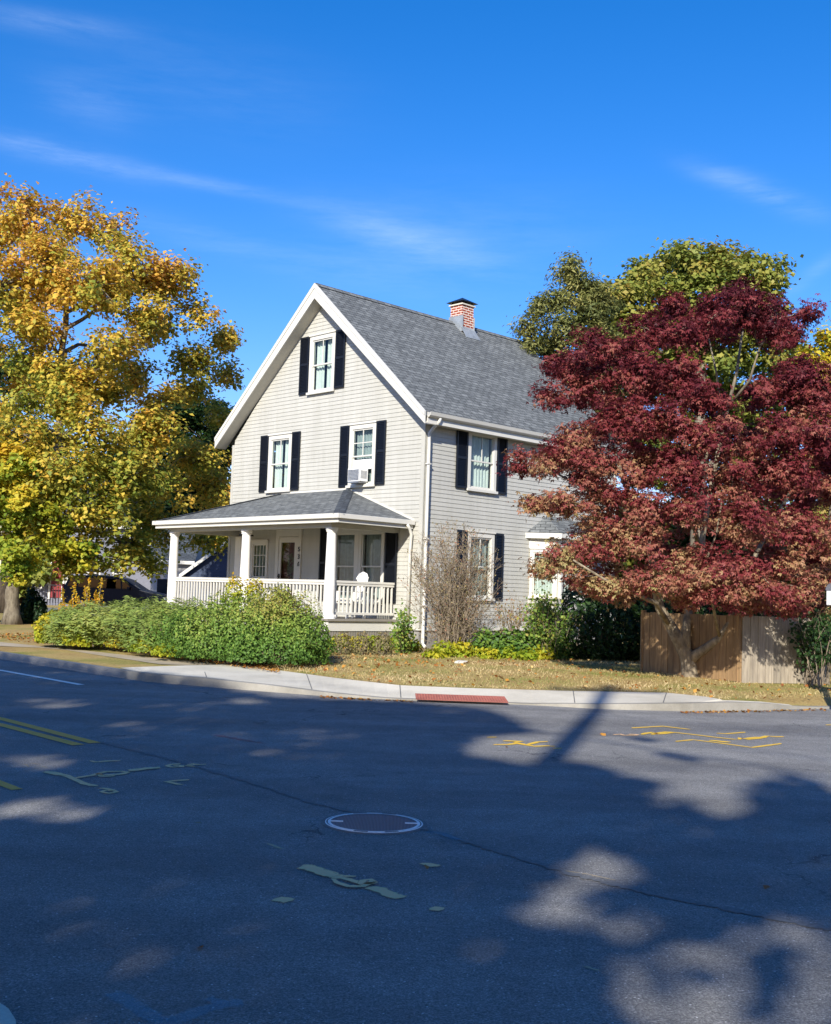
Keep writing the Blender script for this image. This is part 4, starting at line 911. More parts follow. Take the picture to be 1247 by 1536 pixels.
back2 = pxblobs([(858, 404, 20), (872, 425, 22), (845, 440, 16), (882, 452, 30), (815, 462, 16), (862, 490, 34), (795, 492, 13), (800, 515, 17), (828, 520, 20, 1), (880, 520, 34), (845, 555, 30, 1), (900, 560, 40, 1), (860, 610, 50, 2), (910, 640, 50, 2)], 35)
b = AT(880, 900, 35); b[2] = .25
make_tree('cedar_tree', b, [AT(881, 760, 35), AT(880, 620, 35), AT(872, 480, 35)], thicken(back2, 1.15, 1, .5, .8, .9), .25, 'leaf_conifer', 'bark_dark', (30, 120), .36, .16, lambda P, T, r: np.clip(.35 + (T - .5) * .6 + (r - .5) * .35, 0, 1), flat=.9, every=1, inner=.3, asp=.3, twig=.02,
          label='olive brown tufted cedar beside the house roof', cat='tree')
back3 = pxblobs([(1225, 530, 30), (1262, 520, 34), (1200, 560, 26), (1240, 580, 40), (1290, 580, 50), (1240, 660, 50)], 42)
b = AT(1250, 900, 42); b[2] = .25
make_tree('broadleaf_tree', b, [AT(1250, 760, 42), AT(1250, 620, 42)], thicken(back3, 1.2, 1), .25, 'leaf_yellow', 'bark_grey', (16, 90), .5, .18, lambda P, T, r: .1 + T * .4 + r * .3, label='yellow-green tree at the right edge behind the red maple', cat='tree')
# --- red Japanese maple
ml = [(1118, 455, 42), (1068, 478, 34), (1165, 470, 36), (1208, 470, 16), (1185, 500, 26), (1008, 452, 9), (965, 492, 34), (1015, 500, 30), (912, 530, 40), (868, 550, 34), (835, 545, 14), (842, 592, 26), (900, 590, 34), (960, 560, 38), (1020, 560, 34), (1060, 600, 30), (1150, 590, 30), (1195, 570, 40), (1240, 585, 40), (1290, 600, 40),
      (935, 625, 42), (1000, 635, 42), (868, 648, 34), (1080, 650, 42), (1150, 650, 42), (1220, 650, 44), (1285, 670, 46), (822, 680, 28), (790, 692, 22), (880, 700, 40), (945, 695, 40), (1020, 700, 44), (1100, 715, 42), (1175, 715, 44), (1250, 730, 46), (808, 748, 20), (845, 752, 24), (900, 752, 34), (970, 760, 36), (1040, 765, 40), (1115, 780, 40), (1190, 790, 40), (1260, 800, 44),
      (838, 832, 26), (818, 852, 15), (872, 822, 28), (905, 810, 26), (880, 862, 30), (925, 880, 26), (955, 862, 22), (975, 818, 28), (1045, 835, 30), (1060, 872, 26), (1025, 890, 20), (1105, 850, 34), (1160, 850, 34), (1135, 888, 26), (1180, 890, 26), (1210, 902, 18), (1238, 912, 12), (1225, 850, 34), (990, 876, 18), (1280, 860, 40)]
ml_front = [(1150, 872, 26), (1060, 878, 24), (1005, 860, 24), (1110, 880, 22), (1195, 880, 24), (1080, 850, 30)]
mbl = []
for (x, y, r) in ml:
    q = 1 - ((x - 1045) / 290) ** 2 - ((y - 690) / 275) ** 2; amp = math.sqrt(max(q, .0)) * 2.5
    for s in ((-1, 1) if amp > .8 else (0,)):
        Z = 20.1 + s * amp * (.8 if s < 0 else .9) + rng.uniform(-.3, .3); k = 1 if s <= 0 else (20.1 / Z)
        xx, yy = (x, y) if s <= 0 else (x * .92 + 1045 * .08, y + 6)
        p = AT(xx, yy, Z); mbl.append((p[0], p[1], p[2], r * .92 * Z / F))
for (x, y, r) in ml_front:
    p = AT(x, y, 17.9); mbl.append((p[0], p[1], p[2], r * 17.9 / F))
mbl = thicken([(x, y, z, R * rng.uniform(.8, 1.15)) for x, y, z, R in mbl], 1.08, 1, .8, .5, .6)
base = G(1036, 1017, .2)
def t_map(P, T, r):
    h = (P[:, 2] - 1.6) / 5.5
    left = np.clip((5.2 - P[:, 0]) / 3, 0, 1) * np.clip(1 - h * 1.6, 0, 1)
    return np.clip(.40 + .46 * h - .24 * left + (T - .5) * .5 + (r - .5) * .3, 0, 1)
mo = empty('red_maple_tree', base, label='spreading Japanese maple with deep red leaves in front of the wooden fence', cat='tree')
Pm, Nm, Tm, CLm = crown_points(mbl, (66, 92), .23, .62, .85, inner=.3)
nm_ = len(Pm); b0_ = np.array(base)
drop = unit(Nm * np.array([1, 1, .0]) + rng.normal(size=(nm_, 3)) * .5) + np.array([0, 0, -.55])
leaves('crown', Pm - b0_, Nm + rng.normal(size=(nm_, 3)) * .15, .076 * rng.uniform(.55, 1.4, nm_), t_map(Pm, Tm, rng.random(nm_)), 'leaf_maple_red', mo, 'star', tan=drop)
mb = MB(lambda x, y, z: (x - b0_[0], y - b0_[1], z - b0_[2]))
A_ = lambda x, y, dz=0: AT(x, y, base[1] + dz)
def limb(pp, r0, r1, k=10): mb.tube(pp, list(np.linspace(r0, r1, len(pp))), k); return [(pp[i], r0 + (r1 - r0) * i / (len(pp) - 1)) for i in range(1, len(pp))]
fk = A_(1032, 985)
mb.tube([base - [0, 0, .05], A_(1035.5, 1011), A_(1034, 998), A_(1030, 982), A_(1019, 962), A_(1007, 940, -.1)], [.2, .16, .142, .138, .118, .1], 12)
nodes = []
nodes += limb([A_(1019, 962), A_(1007, 940, -.1), A_(990, 912, -.2), A_(984, 880, -.3), A_(978, 840, -.5), A_(960, 780, -.5), A_(935, 720, -.4), A_(915, 650, -.2), A_(905, 580, 0)], .11, .02)
nodes += limb([A_(1033, 994), A_(1044, 982, -.1), A_(1060, 972, -.25), A_(1080, 958, -.45), A_(1095, 935, -.6), A_(1106, 905, -.65), A_(1120, 860, -.4), A_(1150, 800, .4), A_(1185, 740, .3), A_(1220, 680, .2)], .1, .022)
nodes += limb([A_(1031, 985), A_(1029, 950, -.05), A_(1035, 900, .3), A_(1050, 830, .5), A_(1065, 740, .4), A_(1085, 640, .3), A_(1105, 560, .1), A_(1115, 490, 0)], .09, .016)
nodes += limb([A_(1006, 940, -.1), A_(985, 905, -.6), A_(955, 892, -1.1), A_(905, 868, -1.6), A_(860, 840, -1.7)], .045, .014)
nodes += limb([A_(1050, 830, .5), A_(1040, 780, -.6), A_(1050, 720, -1.2), A_(1070, 650, -1.6)], .05, .015)
nodes += limb([A_(1106, 905, -.65), A_(1140, 890, -.7), A_(1180, 870, -1.3), A_(1230, 850, -1.4)], .045, .014)
nodes += limb([A_(1080, 958, -.45), A_(1068, 900, -1.2), A_(1052, 860, -1.6), A_(1075, 800, -1.9), A_(1085, 740, -2)], .03, .01, 7)
nodes += limb([A_(1085, 620, .3), A_(1125, 570, -.5), A_(1140, 520, -.6), A_(1165, 480, -.4)], .03, .01, 7)
nodes += limb([A_(1085, 640, .3), A_(1075, 560, -.4), A_(1062, 500, -.4)], .03, .01, 7)
nodes += limb([A_(960, 780, -.5), A_(890, 740, -.8), A_(835, 710, -.7), A_(800, 695, -.4)], .035, .01, 7)
for (x, y, z, R) in sorted(mbl, key=lambda q: np.linalg.norm(np.array(q[:3]) - fk)):
    c = np.array([x, y, z]); d_, p, r = min(((np.linalg.norm(c - p) + max(0, p[2] - z) * 1.2, tuple(p), r) for p, r in nodes), key=lambda q: q[0]); p = np.array(p); ln = np.linalg.norm(c - p)
    if ln < .1: continue
    pp = [p * (1 - t) + c * t + np.array([0, 0, .1 * ln * math.sin(PI * t)]) + (rng.normal(size=3) * .05 * ln if 0 < t < 1 else 0) for t in (0, .25, .5, .75, 1)]
    rs = min(r * .8, .012 + .014 * ln); mb.tube(pp, [rs, rs * .85, rs * .7, rs * .55, rs * .35], 6); nodes += [(pp[2], rs * .7), (pp[4], rs * .4)]
for (i, cx, cy, cz, bx_, by_, bz_) in CLm[::2]:
    mb.tube([(bx_, by_, bz_), ((bx_ + cx) / 2, (by_ + cy) / 2, (bz_ + cz) / 2 + .03), (cx, cy, cz)], [.008, .006, .003], 4, False)
mb.build('trunk', 'bark_maple', mo, smooth=True)
# --- shrubs -------------------------------------------------------
def shrub(name, blobs, leafm, n, size, tintf, label, cat='shrub', gz=.22, asp=.6, flat=1., stems=True, shell=.3, lump=.12, upb=.35, shape='rhomb', group=None, tandir=None, thin=0.):
    """blobs = (x,y,zc,rx,ry,rz) ellipsoids; leaves fill the outer shell"""
    c0 = np.array([np.mean([b[0] for b in blobs]), np.mean([b[1] for b in blobs]), gz])
    o = empty(name, c0, label=label, cat=cat, group=group)
    ar = np.array([b[3] * b[5] + b[4] * b[5] + b[3] * b[4] for b in blobs]); ar = ar / ar.sum(); P = []; Nn = []
    for b, a in zip(blobs, ar):
        k = int(n * a); d = rdir(k); ph = rng.uniform(0, 6, 3)
        lum = 1 + lump * np.sin(d[:, 0] * 7 + ph[0]) * np.sin(d[:, 1] * 6 + ph[1]) + lump * .7 * np.sin(d[:, 2] * 9 + d[:, 0] * 11 + ph[2])
        rr = lum * (1 - shell * rng.random(k) ** 1.6)
        p = d * rr[:, None] * np.array(b[3:6]) + np.array(b[:3]); P.append(p); Nn.append(d + rng.normal(size=(k, 3)) * .55 + [0, 0, upb])
    P = np.concatenate(P); Nn = np.concatenate(Nn); ok = P[:, 2] > gz + .02
    # drop leaves deep inside other blobs
    for b in blobs:
        q = (P - np.array(b[:3])) / np.array(b[3:6]); ok &= np.sum(q * q, 1) > (1 - shell) ** 2 * .55
    if thin: ok &= ~((P[:, 2] < gz + .48) & (rng.random(len(P)) < thin) & (P[:, 1] < c0[1] + .2))
    P, Nn = P[ok], Nn[ok]; k = len(P); tan = None if tandir is None else np.array(tandir) + rng.normal(size=(k, 3)) * [.35, .5, .22]
    leaves('foliage', P - c0, Nn, size * rng.uniform(.6, 1.35, k), tintf(P, rng.random(k)), leafm, o, shape, asp, tan)
    if stems:
        mb = MB()
        for b in blobs:
            for j in range(int(6 + 5 * b[3])):
                a = rng.uniform(0, 2 * PI); s_ = rng.uniform(.2, .85); e = np.array([b[0] + b[3] * s_ * math.cos(a), b[1] + b[4] * s_ * math.sin(a), b[2] + b[5] * .75 * math.sqrt(1 - s_ * s_)]) - c0
                st = np.array([b[0] + b[3] * .25 * math.cos(a), b[1] + b[4] * .25 * math.sin(a), gz]) - c0
                mb.tube([st, (st + e) / 2 + rng.normal(size=3) * .05, e], [.016, .011, .005], 5, False)
        mb.build('stems', 'twig', o, recalc=False)
    return o
def ell(x, ytop, ybot, rpx, ry, Z, gz=.22, up_=.5):
    t = AT(x, ytop, Z); h = t[2] - gz; c = gz + h * (1 - up_); return (t[0], t[1] + 0, c, rpx * Z / F, ry, h * up_)
def noisy(P, f_=2.2): return .5 + .5 * np.sin(P[:, 0] * f_ + 1.3 * np.sin(P[:, 1] * f_ * 1.3)) * np.sin(P[:, 2] * f_ * 1.7 + P[:, 0] * 1.1)
Zp = G(370, 997, .2)[1] + .9
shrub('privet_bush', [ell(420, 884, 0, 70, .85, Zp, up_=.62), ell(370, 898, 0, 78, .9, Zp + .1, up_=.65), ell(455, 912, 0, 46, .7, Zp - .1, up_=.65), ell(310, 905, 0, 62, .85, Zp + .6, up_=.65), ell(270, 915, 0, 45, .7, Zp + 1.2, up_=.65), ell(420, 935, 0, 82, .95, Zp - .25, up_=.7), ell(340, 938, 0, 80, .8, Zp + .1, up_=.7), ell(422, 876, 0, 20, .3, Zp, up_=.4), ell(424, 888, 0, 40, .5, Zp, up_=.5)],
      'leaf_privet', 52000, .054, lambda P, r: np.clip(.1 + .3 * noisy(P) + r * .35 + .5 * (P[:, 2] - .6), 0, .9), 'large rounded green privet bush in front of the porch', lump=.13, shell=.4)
Zj = 23.3
shrub('juniper_bush', [ell(150, 905, 0, 62, 1., Zj + .6, up_=.45), ell(215, 899, 0, 60, 1., Zj, up_=.5), ell(270, 899, 0, 55, .9, Zj - .6, up_=.6), ell(115, 912, 0, 45, .9, Zj + 1, up_=.6), ell(250, 905, 0, 60, .8, Zj - .8, up_=.65)],
      'leaf_juniper', 34000, .11, lambda P, r: np.clip(.2 + .35 * noisy(P, 1.6) + r * .4, 0, 1), 'low spreading juniper mound between the footpath and the porch', asp=.2, upb=.9, lump=.16, tandir=(1, -.3, .3), thin=.55)
shrub('euonymus_bush', [ell(90, 915, 0, 32, .6, 24.6, up_=.6), ell(125, 925, 0, 34, .5, 23.9, up_=.65), ell(75, 935, 0, 18, .4, 24.6, up_=.6)], 'leaf_lime', 8000, .075, lambda P, r: np.clip(.2 + .4 * noisy(P, 3) + r * .4, 0, .85), 'small lime green bush at the left end of the juniper')
shrub('low_variegated_bush', [ell(x, y, 0, 26, .3, G(x, yb_, .2)[1] + .35, up_=.8) for x, y, yb_ in ((120, 942, 964), (150, 945, 968), (185, 950, 975), (222, 958, 982), (255, 966, 988))], 'leaf_lime', 8000, .06, lambda P, r: np.clip(.1 + .5 * noisy(P, 4) + r * .35, 0, 1), 'ragged low yellow-green bush along the footpath edge below the juniper')
def spiky(name, pts, Z, leafm, n, label, size=.055, hmul=1., cat='shrub'):
    b0 = AT(pts[0][0], pts[0][2], Z); o = empty(name, b0, label=label, cat=cat); mb = MB(); P = []
    for (x, yt, yb_) in pts:
        a = AT(x, yb_, Z + rng.uniform(-.15, .15)); e = AT(x + rng.uniform(-5, 5), yt, Z); mb.tube([a - b0, (a + e) / 2 - b0 + rng.normal(size=3) * .03, e - b0], [.01, .007, .003], 5)
        t = rng.random(n)[:, None]; P.append(a * (1 - t) + e * t + rng.normal(size=(n, 3)) * .045 * (1.2 - t))
    mb.build('stems', 'twig', o, recalc=False); P = np.concatenate(P)
    leaves('foliage', P - b0, rng.normal(size=(len(P), 3)) + [0, -.3, .5], size * rng.uniform(.6, 1.3, len(P)), rng.random(len(P)), leafm, o)
    return o
spiky('leafy_stalk_plant', [(93, 882, 925), (110, 872, 925), (130, 866, 920), (128, 880, 920), (148, 868, 915), (120, 895, 925), (103, 900, 925), (140, 885, 918)], 24.2, 'leaf_gold', 120, 'tall pale yellow leafy stalks above the lime bush in front of the van')
shrub('golden_bush', [ell(370, 872, 0, 24, .35, Zp + 1.6, up_=.4), ell(352, 862, 0, 14, .3, Zp + 1.6, up_=.25), ell(385, 868, 0, 14, .3, Zp + 1.6, up_=.25), ell(335, 888, 0, 30, .4, Zp + 1.4, up_=.5)], 'leaf_lime', 3600, .06, lambda P, r: np.clip(.1 + r * .5 + 1.6 * (P[:, 2] - 1.35), 0, .95), 'loose yellow-green bush with golden tips behind the privet')
# bare twiggy bush
tz = 24.6
tb_ = empty('twiggy_bush', AT(682, 968, tz), label='tall bare brown twiggy bush at the house corner', cat='shrub'); bb = np.array(tb_.location)
mb = MB(); TP = []
for i in range(150):
    a = rng.uniform(-1, 1); x0 = 682 + rng.normal() * 14; p = AT(x0, 974, tz + rng.normal() * .3); p[2] = .24
    top = AT(682 + a * 70 + rng.normal() * 8, 774 + abs(a) ** 2 * 75 + rng.uniform(0, 85), tz + rng.normal() * .45)
    mid_ = p * .5 + top * .5 + np.array([-(top[0] - p[0]) * .25, 0, .1]); pts = []
    for k in range(8):
        t = k / 7; pts.append(p * (1 - t) ** 2 + 2 * mid_ * t * (1 - t) + top * t * t + rng.normal(size=3) * .025 * (k > 0))
    r0 = rng.uniform(.005, .012); mb.tube([q - bb for q in pts], list(np.linspace(r0, .0025, 8)), 4, False)
    for k in range(2, 8):
        for _ in range(3):
            q = pts[k] * .5 + pts[k - 1] * .5; e = q + unit(np.array([rng.normal() * .8 + a * .4, rng.normal() * .6, rng.uniform(.4, 1.2)])) * rng.uniform(.1, .34)
            mb.tube([q - bb, (q + e) / 2 - bb + rng.normal(size=3) * .012, e - bb], [.0035, .003, .002], 3, False); TP.append(e)
            e2 = (q + e) / 2 + unit(rng.normal(size=3) + [0, 0, .6]) * .12; mb.tube([(q + e) / 2 - bb, e2 - bb], [.003, .0018], 3, False); TP.append(e2)
mb.build('twigs', 'twig', tb_, recalc=False)
TP = np.array(TP); TP = TP[rng.random(len(TP)) < .75]
leaves('leaf_buds', TP - bb, rng.normal(size=(len(TP), 3)), np.full(len(TP), .045), rng.random(len(TP)), 'leaf_tan', tb_)
# thin stems bush right of it
def stemmy(name, xc, ytop, ybot, wpx, Z, n, leafm, nl, label, mat='twig', lsize=.06, leafy=(.35, 1.), rad=.008):
    b0 = AT(xc, ybot, Z); b0[2] = .22; o = empty(name, b0, label=label, cat='shrub'); mb = MB(); P = []
    for i in range(n):
        a = rng.uniform(-1, 1); p = AT(xc + rng.normal() * wpx * .22, ybot, Z + rng.normal() * .2); p[2] = .2; e = AT(xc + a * wpx, ytop + abs(a) * 25 + rng.uniform(0, 30), Z + rng.normal() * .3)
        m_ = (p + e) / 2 + np.array([-(e[0] - p[0]) * .2, 0, 0]) + rng.normal(size=3) * .04; mb.tube([p - b0, m_ - b0, e - b0], [rad, rad * .7, rad * .3], 4, False)
        t = rng.uniform(leafy[0], leafy[1], nl)[:, None]; P.append((1 - t) ** 2 * p + 2 * t * (1 - t) * m_ + t * t * e + rng.normal(size=(nl, 3)) * .09)
    mb.build('stems', mat, o, recalc=False); P = np.concatenate(P); n_ = len(P)
    leaves('foliage', P - b0, rng.normal(size=(n_, 3)) + [0, -.4, .6], lsize * rng.uniform(.6, 1.3, n_), np.clip(.2 + rng.random(n_) * .7, 0, 1), leafm, o); return o
stemmy('stemmed_shrub', 822, 885, 985, 42, 24.2, 60, 'leaf_privet', 46, 'leggy green shrub with bare lower stems below the bay window', lsize=.075)
stemmy('thin_shrub', 770, 880, 975, 34, 24.8, 34, 'leaf_tan', 14, 'thin half-bare shrub between the twiggy bush and the leggy shrub')
stemmy('climbing_vine', 604, 905, 970, 12, 24.6, 14, 'leaf_privet', 70, 'small dark vine climbing the right end of the porch', lsize=.08, leafy=(.05, 1.))
shrub('sedum_clump', [ell(x, 948, 0, 16, .25, 23.6, up_=.7) for x in (515, 545, 575)], 'leaf_tan', 2600, .05, lambda P, r: np.clip(r * .5 + (P[:, 2] - .5) * 1.2, 0, 1), 'faded flower clump with dull red heads below the porch deck', cat='plant')
for xs_, sz, lab in ((range(500, 625, 13), 14, 'yellow-green leafy border in front of the porch skirt'), (range(650, 845, 14), 14, 'bright lime leafy border along the side of the house')):
    bl = []
    for x in xs_:
        yb_ = (978 if x < 640 else 988) + rng.uniform(-3, 3) + (x - 650) * .02; Z = G(x, yb_, .22)[1] + .3; h = rng.uniform(.22, .38); p = AT(x, yb_, Z)
        bl.append((p[0], Z, .2 + h * .35, .24, .3, h * .75))
    shrub('leafy_border', bl, 'leaf_lime', 5200, .1, lambda P, r: np.clip(.1 + .45 * noisy(P, 3.5) + r * .35, 0, .8), lab, cat='plant', stems=False, asp=.5, shell=.7)
bl = []
for x in range(725, 850, 16):
    Z = 24.3; p = AT(x, 975, Z); bl.append((p[0], Z, .45, .28, .35, .42))
shrub('ivy_patch', bl, 'leaf_privet', 5200, .09, lambda P, r: r * .6, 'darker green leafy patch behind the lime border', cat='plant', stems=False, shell=.6)
# dark shrubs under / behind the maple, and at the right end of the fence
for (x0, x1, yt, Z, lab, rr) in ((870, 975, 880, 25, 'dark evergreen shrub in the shade left of the fence', .9), (975, 1110, 850, 26.5, 'dark evergreen hedge rising behind the wooden fence', 1.), (1110, 1300, 840, 25, 'dark evergreen hedge behind the right part of the fence', 1.)):
    bl = []
    for x in range(x0, x1, 26): bl.append(ell(x, yt + rng.uniform(-15, 15), 0, 30, rr, Z + rng.uniform(-.3, .3), up_=.55))
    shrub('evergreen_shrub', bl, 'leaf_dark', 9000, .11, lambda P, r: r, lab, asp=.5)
shrub('arching_bush', [ell(1190, 850, 0, 22, .5, 21.6, up_=.3), ell(1215, 865, 0, 26, .5, 21.6, up_=.3), ell(1245, 880, 0, 26, .5, 21.6, up_=.3)], 'leaf_juniper', 5000, .09, lambda P, r: .3 + r * .6, 'pale feathery green bush beside the mailbox', asp=.3)
stemmy('stemmed_shrub', 1222, 905, 1024, 34, 19.6, 46, 'leaf_dark', 46, 'leggy dark green shrub between the fence end and the mailbox', lsize=.07)
# distant tree belt closing the view
for i, (x, yt, r, Z, lm, lab) in enumerate(((-120, 640, 110, 75, 'leaf_dark', 'dark distant tree beyond the left houses'), (60, 660, 90, 80, 'leaf_backtree', 'distant green tree behind the grey shingled house'), (200, 680, 80, 78, 'leaf_dark', 'dark distant tree behind the van'),
                                            (340, 690, 80, 76, 'leaf_autumn', 'distant orange tree behind the blue garage'), (860, 760, 90, 66, 'leaf_backtree', 'distant tree behind the far end of the house'), (1010, 770, 90, 62, 'leaf_dark', 'dark distant tree behind the fence'), (1150, 760, 100, 60, 'leaf_backtree', 'distant tree behind the right of the maple'), (1290, 740, 110, 64, 'leaf_dark', 'dark distant tree beyond the right edge'), (930, 760, 90, 56, 'leaf_backtree', 'distant green tree left behind the red maple'), (1080, 740, 100, 54, 'leaf_dark', 'dark distant tree straight behind the maple trunk'), (1215, 730, 100, 56, 'leaf_backtree', 'distant green tree behind the mailbox'), (30, 700, 100, 68, 'leaf_backtree', 'distant green tree behind the cream gabled house'))):
    b = AT(x, 880, Z); b[2] = .25
    make_tree('distant_tree', b, [AT(x, 840, Z), AT(x, 780, Z)], pxblobs([(x, yt + r * .3, r * .6), (x - r * .4, yt + r, r * .55), (x + r * .4, yt + r, r * .55), (x, yt + r * 1.4, r * .6)], Z), .3, lm, 'bark_dark', (2.6, 200), 1.1, .42, lambda P, T, r_: T * .5 + r_ * .4, every=6, label=lab, cat='tree', group='trees beyond the houses')
shrub('evergreen_shrub', [ell(50, 880, 0, 12, .4, 35.5, up_=.55), ell(42, 898, 0, 12, .4, 35, up_=.6), ell(60, 896, 0, 12, .4, 35.2, up_=.6)], 'leaf_dark', 3500, .11, lambda P, r: r * .7, 'small dark evergreen beside the autumn tree trunk at the far left')
# lawn blades and fallen leaves
def on_lawn(n, xr, yr):
    x = rng.uniform(*xr, n); y0 = np.array([sb(v) for v in x]); y = y0 - rng.random(n) ** 1.0 * (y0 - yr); pts = []
    r = fwd[None] + rt[None] * ((x - 623.5) / F)[:, None] - up[None] * ((y - 768) / F)[:, None]
    t = (.2 - CH) / r[:, 2]; P = C0 + r * t[:, None]; return P, x, y
yb0 = np.array([p[1] for p in back]); xb0 = np.array([p[0] for p in back])
def lawn_z(P):
    d = P[:, 1] - np.interp(P[:, 0], xb0, yb0); return np.interp(d, [0, 1.2, 3.2, 6], [.13, .17, .22, .25]), d
P, x, y = on_lawn(52000, (-60, 1300), 955); z, d = lawn_z(P); ok = (d > .06) & ~((x < 400) & (y > 948)); P = P[ok]; P[:, 2] = z[ok] + .012; n = len(P)
t_ = rng.normal(size=(n, 3)) * .5 + [0, 0, 1.]; nn = rng.normal(size=(n, 3)) * [1, 1, .1]
tn = np.clip(.55 + .45 * np.sin(P[:, 0] * 1.7 + 2 * np.sin(P[:, 1] * .9)) * np.sin(P[:, 1] * 1.9 + 1) + (rng.random(n) - .5) * .6, 0, 1)
leaves('grass', P, nn, rng.uniform(.03, .07, n), tn, 'grass_blade', asp=.18, tan=t_, kind='stuff', label='short dry patchy lawn grass', cat='grass')
P, x, y = on_lawn(7500, (-100, 1300), 950); z, d = lawn_z(P); ok = (d > -.05) & (rng.random(len(P)) < np.where((x > 480) & (x < 860) & (y < 1003), 1., np.where(x < 420, .6, .3))); P = P[ok]; P[:, 2] = z[ok] + .03; n = len(P)
leaves('fallen_leaves', P, rng.normal(size=(n, 3)) * .35 + [0, 0, 1], rng.uniform(.04, .09, n), rng.random(n), 'leaf_fallen', asp=.8, kind='stuff', label='scattered brown fallen leaves on the lawn', cat='leaves')
P = []
for (a, b, c_, d_, n) in ((60, 1188, 0, 0, 0),): pass
pts = []
for x in rng.uniform(150, 420, 900): pts.append(G(x, np.interp(x, [60, 150, 270, 420], [962, 970, 986, 1006]) - rng.uniform(-3, 5) * 1., .145) + [0, 0, .012])
for x in rng.uniform(480, 620, 110): pts.append(G(x, kb(x) + rng.uniform(.3, 2.2), .01))
for x in rng.uniform(1020, 1240, 140): pts.append(G(x, kb(x) + rng.uniform(-.2, 2.4), .01))
for x, y in ((903, 1101), (906, 1102), (640, 1300), (1150, 1330), (300, 1420), (760, 1120)): pts.append(G(x, y, .01))
P = np.array(pts); n = len(P)
leaves('leaf_litter', P, rng.normal(size=(n, 3)) * .3 + [0, 0, 1], rng.uniform(.03, .075, n), rng.random(n), 'leaf_fallen', asp=.8, kind='stuff', label='dry leaf litter along the kerb and hedge foot', cat='leaves')
sheet_pts = [G(x, y, .2) for x, y in ((495, 990), (620, 990), (860, 1000), (860, 985), (700, 968), (500, 962))]
mb = MB(); mb.quad(*[(p[0], p[1], .232) for p in sheet_pts]); mb.build('mulch_bed', 'mulch', recalc=False, kind='structure')
p = G(690, 996, .22); mb = MB(lambda x, y, z: (x + p[0], y + p[1], z + p[2])); mb.prism([(-.12, 0, 0), (.06, -.06, 0), (.14, 0, .02), (-.06, .08, .02)], (0.02, 0, .05)); mb.build('flat_stone', 'lawn_paper', label='pale flat stone lying in the lime leafy border', cat='stone', bevel=.01)
# ================================================================ FENCE, MAILBOX
def fence(pts, ztop, mat, label, wd=.135):
    b0 = np.array(pts[0]); o = empty('wooden_fence', b0, label=label, cat='fence'); mb = MB(); rails = MB()
    for a, b in zip(pts[:-1], pts[1:]):
        a, b = np.array(a), np.array(b); ln = np.linalg.norm((b - a)[:2]); d = (b - a) / ln; nn = np.array([-d[1], d[0], 0]); k = int(ln / (wd + .008)); k = max(k, 1)
        for i in range(k):
            p = a + d * (i + .5) * ln / k - b0; w2 = ln / k / 2 - .004; h = ztop - b0[2] + rng.uniform(-.012, .012); yv = rng.uniform(-.004, .004)
            q = [(p + d * sx * w2 + nn * (sy * .01 + yv)) for sx, sy in ((-1, -1), (1, -1), (1, 1), (-1, 1))]
            zb = -.02
            base_ = [(v[0], v[1], zb) for v in q]; mb.prism(base_, (0, 0, h - zb))
        for zr_ in (.25, .9):
            q = [(a - b0 + nn * .012 + [0, 0, zr_]), (b - b0 + nn * .012 + [0, 0, zr_]), (b - b0 + nn * .05 + [0, 0, zr_]), (a - b0 + nn * .05 + [0, 0, zr_])]; rails.prism([tuple(v) for v in q], (0, 0, .08))
    mb.build('fence_boards', mat, o); rails.build('rail', mat, o)
    pm = MB()
    for p in (pts[0], pts[-1]):
        p = np.array(p) - b0; pm = MB(); pm.box(p[0] - .045, p[0] + .045, p[1] + .03, p[1] + .12, -.05, ztop - b0[2] + .03); pm.build('post', mat, o)
    return o
fa = np.array([4.36, 21.3, .24]); fb_ = np.array([5.63, 19.45, .22]); fc = np.array([7.3, 19.95, .22])
fence([fa, fb_], 1.34, 'fence_brown', 'brown vertical-board wooden fence run behind the maple trunk')
fence([fb_ + [.03, .01, 0], fc], 1.34, 'fence_grey', 'weathered grey fence run with dappled light right of the corner')
p = G(1262, 1066, .05); p[2] = .03
o = empty('mailbox', p, .35, label='white box with grey lid on a wooden post at the right edge', cat='mailbox')
Zq = p[1]; zt0 = AT(1250, 908, Zq)[2] - p[2]; zt1 = AT(1250, 876, Zq)[2] - p[2]
mb = MB(); mb.box(-.05, .05, -.05, .05, -.1, zt0); mb.build('post', 'utility_wood', o, bevel=.006)
mb = MB(); mb.box(-.11, .11, -.2, .2, zt0, zt1 - .09); mb.build('box', 'plastic_white', o, bevel=.01)
mb = MB(); pr_ = [(.12 * math.cos(a), -.205, zt1 - .09 + .11 * math.sin(a)) for a in np.linspace(0, PI, 9)]; mb.prism(pr_, (0, .41, 0)); mb.build('lid', 'grey_metal', o)
mb = MB(); mb.box(.112, .12, -.15, -.11, zt0 + .1, zt0 + .24); mb.build('flag', 'red_door_paint', o)
